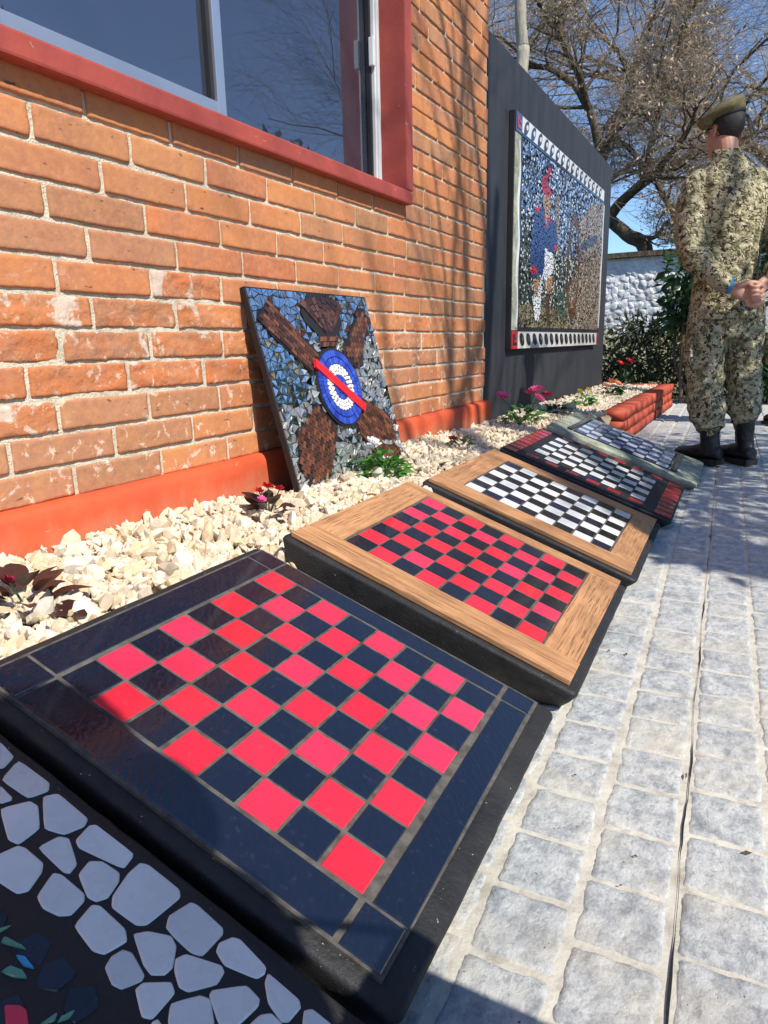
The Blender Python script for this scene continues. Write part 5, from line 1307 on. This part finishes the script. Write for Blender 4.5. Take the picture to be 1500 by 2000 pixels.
def fold(amp, fx, fz, seed):
    def f(p):
        q = Vector((p.x * fx + seed, p.y * fx, p.z * fz)); a = noise.noise(q + Vector((noise.noise(p * 7) * .8, 0, noise.noise(p * 6 + Vector((3, 0, 0))) * .8)))
        b = noise.noise(q * 2.1 + Vector((9, 2, 4)))
        return amp * ((1 - 2.2 * abs(a)) * 0.75 + 0.4 * b)
    return f

sol = empty('person'); tag(sol, 'person in camouflage uniform and olive beret standing with hands clasped behind the back', 'person')
wl, wr = Vector((-0.085, -0.205, 0.885)), Vector((0.125, -0.20, 0.905))
# ---- body (skin): one continuous surface
head_c = Vector((0.0, 0.055, 1.612)); HRm = Matrix.Rotation(math.radians(20), 3, 'Z')
def HO(p): return head_c + HRm @ Vector(p)
B = []
B.append(stack([(0, 0.0, 0.80, .135, .09), (0, 0, .92, .145, .095), (0, 0, 1.05, .13, .09), (0, 0, 1.2, .15, .10), (0, 0, 1.34, .16, .095), (0, 0, 1.41, .12, .075), (0, .0, 1.46, .06, .06)]))
B.append(limbtube([(0, -.005, 1.42), (0, .012, 1.50), (0, .035, 1.57)], [.060, .056, .058]))
B.append(ball(HO((0, -.012, .035)), (.074, .093, .093)))         # cranium
B.append(ball(HO((0, .035, -.035)), (.060, .062, .075)))         # face
B.append(ball(HO((0, .070, -.085)), (.030, .028, .024)))         # chin
B.append(limbtube([HO((0, .092, .0)), HO((0, .112, -.032)), HO((0, .100, -.042))], [.009, .014, .010], (1, 0, 0), 10))
B.append(ball(HO((0, .090, -.060)), (.022, .012, .007)))
for s in (-1, 1):
    B.append(ball(HO((s * .030, .082, .012)), (.018, .012, .010)))
    B.append(ringtube([(HO((s * (.072 + q * .016), -.012 - q * .014, -.008)), (0, .017 + .006 * q, 0), (0, -.004, .026 + .008 * q)) for q in (0, .5, 1)], 14))
    B.append(limbtube([(s * .14, 0, 1.36), (s * .185, -.05, 1.22), (s * .215, -.09, 1.06)], [.05, .045, .038]))
    B.append(limbtube([(s * .09, 0, .85), (s * .10, .01, .48), (s * .095, -.01, .10)], [.075, .045, .026]))
B.append(limbtube([(-.215, -.09, 1.06), (-.16, -.165, .96), wl], [.038, .034, .026]))
B.append(limbtube([(.225, -.09, 1.06), (.19, -.165, .97), wr], [.038, .034, .026]))
# right hand: loose fist lying in the left hand
hr_ = Vector((0.045, -.232, .845))
B.append(limbtube([wr, wr.lerp(hr_, .5) + Vector((0, -.008, 0)), hr_ + Vector((.012, 0, .004))], [.026, .031, .034], (0, 1, 0), 14, .62))
for k in range(4):
    q = Vector((-.006 + k * .003, -.010, .029 - k * .0205))
    B.append(limbtube([hr_ + q + Vector((.012, .0, 0)), hr_ + q + Vector((-.020, -.012, -.003)), hr_ + q + Vector((-.030, -.028, -.006)), hr_ + q + Vector((-.014, -.038, -.008)), hr_ + q + Vector((.004, -.034, -.008))], [.0098, .0096, .0090, .0085, .0078], (0, 0, 1), 10))
B.append(limbtube([hr_ + Vector((.03, -.012, .022)), hr_ + Vector((.012, -.034, .030)), hr_ + Vector((-.010, -.044, .022))], [.011, .0105, .008], (0, 0, 1), 10))
# left hand: palm below and behind, fingers round the fist, thumb along the top
pl_ = Vector((-.020, -.232, .846))
B.append(limbtube([wl, wl.lerp(pl_, .5), pl_, pl_ + Vector((.03, .002, -.012))], [.026, .031, .037, .034], (0, 1, 0), 14, .55))
for k in range(4):
    a = Vector((.030 + .003 * k, -.004, -.002 - k * .0195)); b = pl_ + a
    B.append(limbtube([b - Vector((.012, 0, 0)), b + Vector((.028, -.014, -.006)), b + Vector((.052, -.020, -.002)), b + Vector((.070 - .005 * abs(k - 1), -.016, .006))], [.0098, .0094, .0088, .0076], (0, 0, 1), 10))
B.append(limbtube([pl_ + Vector((-.02, -.008, .026)), pl_ + Vector((.022, -.022, .040)), pl_ + Vector((.062, -.026, .038)), pl_ + Vector((.090, -.022, .034))], [.0135, .0125, .0105, .0085], (0, 0, 1), 10))
body = fuse('body', B, MATS['skin'], sol, 0.0044, 2)
# ---- hair: cropped dark shell over the back and sides
hv, hf = ico(4); HV = hv * np.array([.0815, .0995, .1005]) + np.array((0, -.013, .034))
keep = []
for t in hf:
    c = HV[t].mean(0)
    front = c[1]; lowest = -.060 + .055 * max(0, (front + .06) / .06) if front > -.06 else -.060
    sideburn = (front < .012) or (c[2] > .055 and front < .07)
    ear = abs(c[0]) > .062 and -.035 < front < .02 and c[2] < .022
    if c[2] > lowest and sideburn and not ear: keep.append(tuple(int(q) for q in t))
obj('hair', mesh('hair', [tuple(HO(p)) for p in HV], keep, MATS['hair'], True), sol)
# ---- beret, band and ribbons
BRt = []
def tiltring(z, rx, ry, cx, cy, til):
    m3 = HRm @ Matrix.Rotation(til, 3, 'Y') @ Matrix.Rotation(math.radians(-9), 3, 'X'); c = HO((cx, cy, z))
    return (c, m3 @ Vector((rx, 0, 0)), m3 @ Vector((0, ry, 0)))
g = math.radians
BRt.append(ringtube([tiltring(.052, .070, .088, .002, -.010, g(-12)), tiltring(.055, .083, .102, .002, -.010, g(-12)), tiltring(.066, .090, .109, .000, -.008, g(-14)), tiltring(.078, .116, .122, -.020, .000, g(-21)), tiltring(.094, .121, .125, -.024, .002, g(-23)), tiltring(.112, .098, .105, -.018, .002, g(-21)), tiltring(.123, .050, .06, -.010, 0, g(-18)), tiltring(.126, .01, .01, -.008, 0, g(-16))], 36))
BRt.append(ball(HO((-.098, .022, .040)), (.034, .060, .030)))
fuse('beret', BRt, MATS['beret'], sol, 0.0062, 5, fold(0.0016, 14, 14, 2))
V, F = ringtube([tiltring(.047, .0845, .1035, .002, -.010, g(-12)), tiltring(.051, .0865, .1055, .002, -.010, g(-12)), tiltring(.059, .0865, .1055, .002, -.010, g(-12)), tiltring(.062, .0845, .1035, .002, -.010, g(-12))], 40)
obj('beret_band', mesh('beret_band', V, F[:-2], MATS['black_cloth'], True), sol)
for (dx, l, sw) in ((.066, .12, .030), (.076, .105, .042)):
    p0 = HO((dx, -.075, .062)); p1 = p0 + Vector((sw, -.012, -l)); w = Vector((.006, .003, 0))
    pts = [p0.lerp(p1, t) + Vector((0, -.010 * math.sin(PI * t), 0)) for t in (0, .33, .66, 1)]
    V = []; F = []
    for i, p in enumerate(pts): V += [tuple(p - w), tuple(p + w)]
    for i in range(3): F.append((2 * i, 2 * i + 1, 2 * i + 3, 2 * i + 2))
    o = obj('ribbon', mesh('ribbon', V, F, MATS['black_cloth']), sol); sd = o.modifiers.new('t', 'SOLIDIFY'); sd.thickness = .002
# ---- glasses
V = []; F = []
gp = [limbtube([HO((s * .078, -.006, .010)), HO((s * .076, .06, .006)), HO((s * .068, .098, .004))], [.0022, .0022, .0022], (0, 0, 1), 6) for s in (-1, 1)]
for s in (-1, 1):
    c = HO((s * .036, .104, -.004)); gp.append(limbtube([c + Vector((.030 * math.cos(a), -.10 * abs(math.cos(a)) * .06, .022 * math.sin(a))) for a in np.linspace(0, 2 * PI, 13)], [.0024] * 13, (0, 1, 0), 6, 1, 2))
gp.append(limbtube([HO((-.008, .108, 0)), HO((.008, .108, 0))], [.002, .002], (0, 0, 1), 6))
for v, f in gp: b = len(V); V += v; F += [tuple(i + b for i in t) for t in f]
obj('glasses', mesh('glasses', V, F, MATS['rubber'], True), sol)
# ---- jacket
J = [stack([(0, .0, .735, .182, .142), (0, 0, .77, .184, .142), (0, 0, .86, .168, .128), (0, -.004, .97, .154, .118), (0, -.008, 1.08, .162, .124), (0, -.012, 1.20, .186, .138), (0, -.014, 1.30, .192, .134), (0, -.012, 1.37, .180, .116), (0, -.008, 1.42, .140, .094), (0, -.003, 1.455, .098, .080), (0, .004, 1.485, .073, .070), (0, .008, 1.498, .069, .067)])]
J.append(limbtube([(-.146, -.005, 1.37), (-.190, -.028, 1.26), (-.215, -.072, 1.13), (-.222, -.105, 1.05)], [.068, .072, .068, .064], (0, 1, 0), 20))
J.append(limbtube([(-.222, -.100, 1.07), (-.205, -.142, 1.005), (-.155, -.178, .945), (-.105, -.200, .898)], [.064, .064, .056, .045], (0, 1, 0), 20))
J.append(limbtube([(.146, -.005, 1.37), (.200, -.028, 1.26), (.232, -.072, 1.13), (.242, -.105, 1.05)], [.068, .072, .068, .064], (0, 1, 0), 20))
J.append(limbtube([(.242, -.100, 1.07), (.228, -.142, 1.01), (.190, -.176, .955), (.145, -.197, .914)], [.064, .063, .056, .045], (0, 1, 0), 20))
def jw(p):
    arm = abs(p.x) > .175 or (p.z < 1.1 and p.y < -.15)
    seam = -.006 * math.exp(-((p.z - 1.075) / .007) ** 2) - .004 * math.exp(-((p.z - 1.33) / .005) ** 2) if not arm else 0
    return seam + (fold(.015, 9, 17, 3) if arm else fold(.0095, 11, 5.5, 8))(p) if p.z < 1.40 else 0.001 * noise.noise(p * 20)
fuse('jacket', J, MATS['camo'], sol, 0.0078, 4, jw)
# collar, yoke seam, waist seam and pockets are stitched on
V, F = ringtube([((0, .002, 1.472), (.0800, 0, 0), (0, .0765, 0)), ((0, .008, 1.498), (.0735, 0, .0), (0, .0715, 0)), ((0, .011, 1.518), (.0705, 0, 0), (0, .069, .006)), ((0, .011, 1.516), (.066, 0, 0), (0, .064, .006)), ((0, .006, 1.478), (.066, 0, 0), (0, .064, 0))], 32)
obj('collar', mesh('collar', V, F[:-2], MATS['camo'], True), sol)
V, F = ringtube([((0, 0, .728), (.190, 0, 0), (0, .150, 0)), ((0, 0, .748), (.1915, 0, 0), (0, .1515, 0)), ((0, 0, .772), (.187, 0, 0), (0, .146, 0))], 44)
o = obj('hem', mesh('hem', V, F[:-2], MATS['camo'], True), sol); o.modifiers.new('t', 'SOLIDIFY').thickness = .004
for s, wv, tip in ((-1, wl, Vector((-.128, -.190, .915))), (1, wr, Vector((.165, -.190, .928)))):
    a = (wv - tip).normalized(); x = a.orthogonal().normalized(); y = a.cross(x); e = tip.lerp(wv, .62)
    V, F = ringtube([(tip, x * .050, y * .050), (e, x * .044, y * .044), (e + a * .004, x * .038, y * .038)], 24); obj('cuff', mesh('cuff', V, F[:-2], MATS['camo'], True), sol)
a = Vector((.74, -.18, -.38)).normalized(); x = a.orthogonal().normalized(); y = a.cross(x); e = wl + a * .016
V, F = ringtube([(e - a * .013, x * .0365, y * .0365), (e - a * .012, x * .0395, y * .0395), (e + a * .012, x * .0395, y * .0395), (e + a * .013, x * .0365, y * .0365)], 26); obj('wristband', mesh('wristband', V, F[:-2], MATS['wristband'], True), sol)
# ---- trousers, bloused over the boots
T = [stack([(.01, 0, .64, .150, .105), (.01, -.004, .74, .172, .128), (.008, -.006, .84, .168, .128), (.005, -.002, .96, .155, .115)])]
T.append(limbtube([(-.082, -.004, .80), (-.098, -.004, .64), (-.102, .008, .47), (-.100, .0, .36), (-.092, -.012, .27), (-.084, -.012, .215), (-.080, -.010, .185)], [.094, .098, .088, .084, .092, .082, .058], (0, 1, 0), 24))
T.append(limbtube([(.092, -.004, .80), (.104, .0, .64), (.112, .012, .47), (.112, .004, .37), (.108, -.008, .29), (.106, -.010, .245), (.106, -.008, .215)], [.094, .094, .083, .077, .085, .075, .054], (0, 1, 0), 24))
def tw(p):
    return fold(.015, 8.5, 15 if p.z < .56 else 7.5, 5)(p) * (1.15 if p.z < .5 else .8)
fuse('trousers', T, MATS['camo'], sol, 0.0082, 4, tw)
for s, cx in ((-1, -.195), (1, .203)):
    V, F = ball((cx + s * .006, -.004, .575), (.016, .078, .085), 3); V = [(x, y if abs(y + .004) < .064 else -.004 + math.copysign(.064, y + .004), min(.648, max(.50, z))) for x, y, z in V]
    obj('cargo_pocket', mesh('cargo_pocket', V, F, MATS['camo'], True), sol)
    V = boxv(cx + s * .012 - .007, cx + s * .012 + .007, -.076, .068, .612, .658); me = mesh('pocket_flap', V, BOXF, MATS['camo'])
    bm = bmesh.new(); bm.from_mesh(me); bmesh.ops.bevel(bm, geom=bm.edges[:], offset=.004, segments=2, affect='EDGES'); bm.to_mesh(me); bm.free(); obj('pocket_flap', me, sol)
# ---- boots
def boot(cx, cy, yaw, zt):
    m3 = Matrix.Rotation(yaw, 3, 'Z')
    def Q(x, y, z): return Vector((cx, cy, 0)) + m3 @ Vector((x, y, z))
    parts = []
    parts.append(ringtube([(Q(0, y, z), m3 @ Vector((w, 0, 0)), m3 @ Vector((0, d, 0))) for (y, z, w, d) in ((-.015, .05, .040, .056), (-.012, .10, .041, .055), (-.008, .15, .044, .053), (-.008, .20, .049, .056), (-.008, zt, .052, .058))], 24))
    parts.append(ringtube([(Q(0, y, h * .5 + .022), m3 @ Vector((w, 0, 0)), Vector((0, 0, h * .5))) for (y, w, h) in ((-.082, .018, .03), (-.074, .034, .066), (-.04, .041, .085), (.0, .042, .090), (.05, .043, .078), (.10, .050, .062), (.15, .050, .054), (.185, .040, .046), (.205, .020, .03))], 22))
    o = fuse('boot', parts, MATS['leather'], sol, 0.0062, 4, fold(.0022, 26, 34, 1))
    out = [(-.034, -.078), (.034, -.078), (.041, -.04), (.039, .03), (.050, .10), (.049, .155), (.030, .205), (-.030, .205), (-.049, .155), (-.050, .10), (-.039, .03), (-.041, -.04)]
    V = [tuple(Q(x * 1.04, y * 1.03, 0.0)) for x, y in out] + [tuple(Q(x * 1.05, y * 1.035, .028 if y < .0 else .022)) for x, y in out]; n = len(out)
    so = mesh('sole', V, [tuple(range(n - 1, -1, -1)), tuple(range(n, 2 * n))] + [(k, (k + 1) % n, n + (k + 1) % n, n + k) for k in range(n)], MATS['rubber']); obj('sole', so, o)
boot(-.085, -.01, g(34), .235); boot(.106, -.01, g(14), .265)
LEANX = .072
for ch in sol.children_recursive:
    n_ = len(ch.data.vertices); co = np.empty(n_ * 3); ch.data.vertices.foreach_get('co', co); co = co.reshape(-1, 3)
    zz = np.maximum(co[:, 2] - .08, 0); co[:, 0] -= LEANX * zz * .906; co[:, 1] += LEANX * zz * .423; ch.data.vertices.foreach_set('co', co.ravel()); ch.data.update()
sol.location = (-0.132, 4.01, 0.0065); sol.rotation_euler = (0, 0, g(25)); sol.scale = (.93, .95, 1)
# a second soldier farther along the path
def copy_person(o, loc, rz, label):
    c = o.copy(); link(c); c.location = loc; c.rotation_euler = (0, 0, rz); c['label'] = label
    for ch in o.children:
        k = ch.copy(); link(k); k.parent = c
        for q in ch.children: w = q.copy(); link(w); w.parent = k
copy_person(sol, (0.30, 5.94, 0.0075), g(30), 'person of whom only a black boot shows beside the first soldier')

# ---- the photographer crouching on the path beside the camera
ph = empty('person', (0.36, 0.04, 0.0)); tag(ph, 'person crouching on the path with a phone, whose shadow falls on the nearest board', 'person')
def PP(*p): return Vector(p)
hips = ((0, -.10, .52), (-.01, -.10, .75), (-.03, -.06, .98), (-.05, -.04, 1.10))
legs = [((s * .09, -.12, .54), (s * .12, .06, .50), (s * .13, .21, .44), (s * .12, .15, .25), (s * .11, .10, .09)) for s in (-1, 1)]
armL = ((-.20, -.06, 1.03), (-.27, -.14, .83), (-.32, -.145, .66)); armR = ((.12, -.06, 1.03), (.02, -.16, .82), (-.27, -.17, .65))
B = [limbtube(hips, [.13, .13, .14, .07], (0, 1, 0), 20), limbtube([(-.05, -.04, 1.07), (-.055, -.02, 1.19)], [.055, .052]), ball((-.06, .0, 1.29), (.075, .095, .115))]
B += [limbtube(l, [.09, .075, .055, .05, .04]) for l in legs] + [limbtube(armL, [.055, .045, .028]), limbtube(armR, [.055, .045, .028])]
fuse('body', B, MATS['skin'], ph, .010, 4)
B = [limbtube(hips, [.165, .165, .18, .09], (0, 1, 0), 22), limbtube(armL[:2] + ((-.305, -.15, .70),), [.075, .062, .045]), limbtube(armR[:2] + ((-.21, -.17, .68),), [.075, .062, .045])]
fuse('pullover', B, MATS['knit'], ph, .010, 4, fold(.006, 8, 10, 1))
B = [limbtube(l, [.125, .105, .085, .075, .062]) for l in legs] + [ball((0, -.11, .52), (.17, .13, .13))]
fuse('trousers', B, MATS['denim'], ph, .010, 4, fold(.006, 8, 10, 4))
for cx, cy in ((-.11, .07), (.11, .07)):
    parts = [ringtube([((cx, cy + y, h * .5 + .012), (w, 0, 0), (0, 0, h * .5)) for (y, w, h) in ((-.082, .018, .04), (-.06, .038, .085), (.0, .042, .10), (.06, .044, .075), (.12, .048, .055), (.17, .035, .04), (.185, .015, .025))], 18)]
    fuse('shoe', parts, MATS['leather'], ph, .008, 3)
hv, hf = ico(3); HV = hv * np.array([.083, .104, .122]) + np.array((-.06, -.008, 1.302)); obj('hair', mesh('hair', HV, [tuple(int(q) for q in t) for t in hf if HV[t].mean(0)[1] < .01 and HV[t].mean(0)[2] > 1.25 or HV[t].mean(0)[2] > 1.36], MATS['hair'], True), ph)
ob = box('phone', 0.0 - .038, .038, -.088, -.078, .575, .725, MATS['phone'], None, .003); tag(ob, 'black phone held upright by the crouching person', 'phone')

V, F = ringtube([((-.055, -.02, z), (rx, 0, 0), (0, ry, 0)) for z, rx, ry in ((1.08, .10, .11), (1.12, .135, .145), (1.16, .135, .145), (1.20, .10, .11), (1.21, .07, .08))], 24)  # ring added to close the lit gap between head and shoulder shadows
obj('neck_shadow_ring', mesh('neck_shadow_ring', V, F, MATS['denim'], True), ph)
bg_ = box('shadow_bag', .14, .62, .20, .36, .34, .56, MATS['denim'], None, .03); tag(bg_, 'navy shoulder bag resting on the knees of the crouching person', 'bag')  # made-up bag and strap, bridging the two knee shadows on the paving
st_ = limbtube([(.19, .32, .60), (.20, .10, .90), (.30, -.05, 1.16), (.45, -.02, .95), (.57, .32, .60)], [.012] * 5, (0, 1, 0), 8, .3); ob2 = obj('strap', mesh('strap', [tuple(Vector(p) - Vector(bg_.location)) for p in st_[0]], st_[1], MATS['denim'], True), bg_)
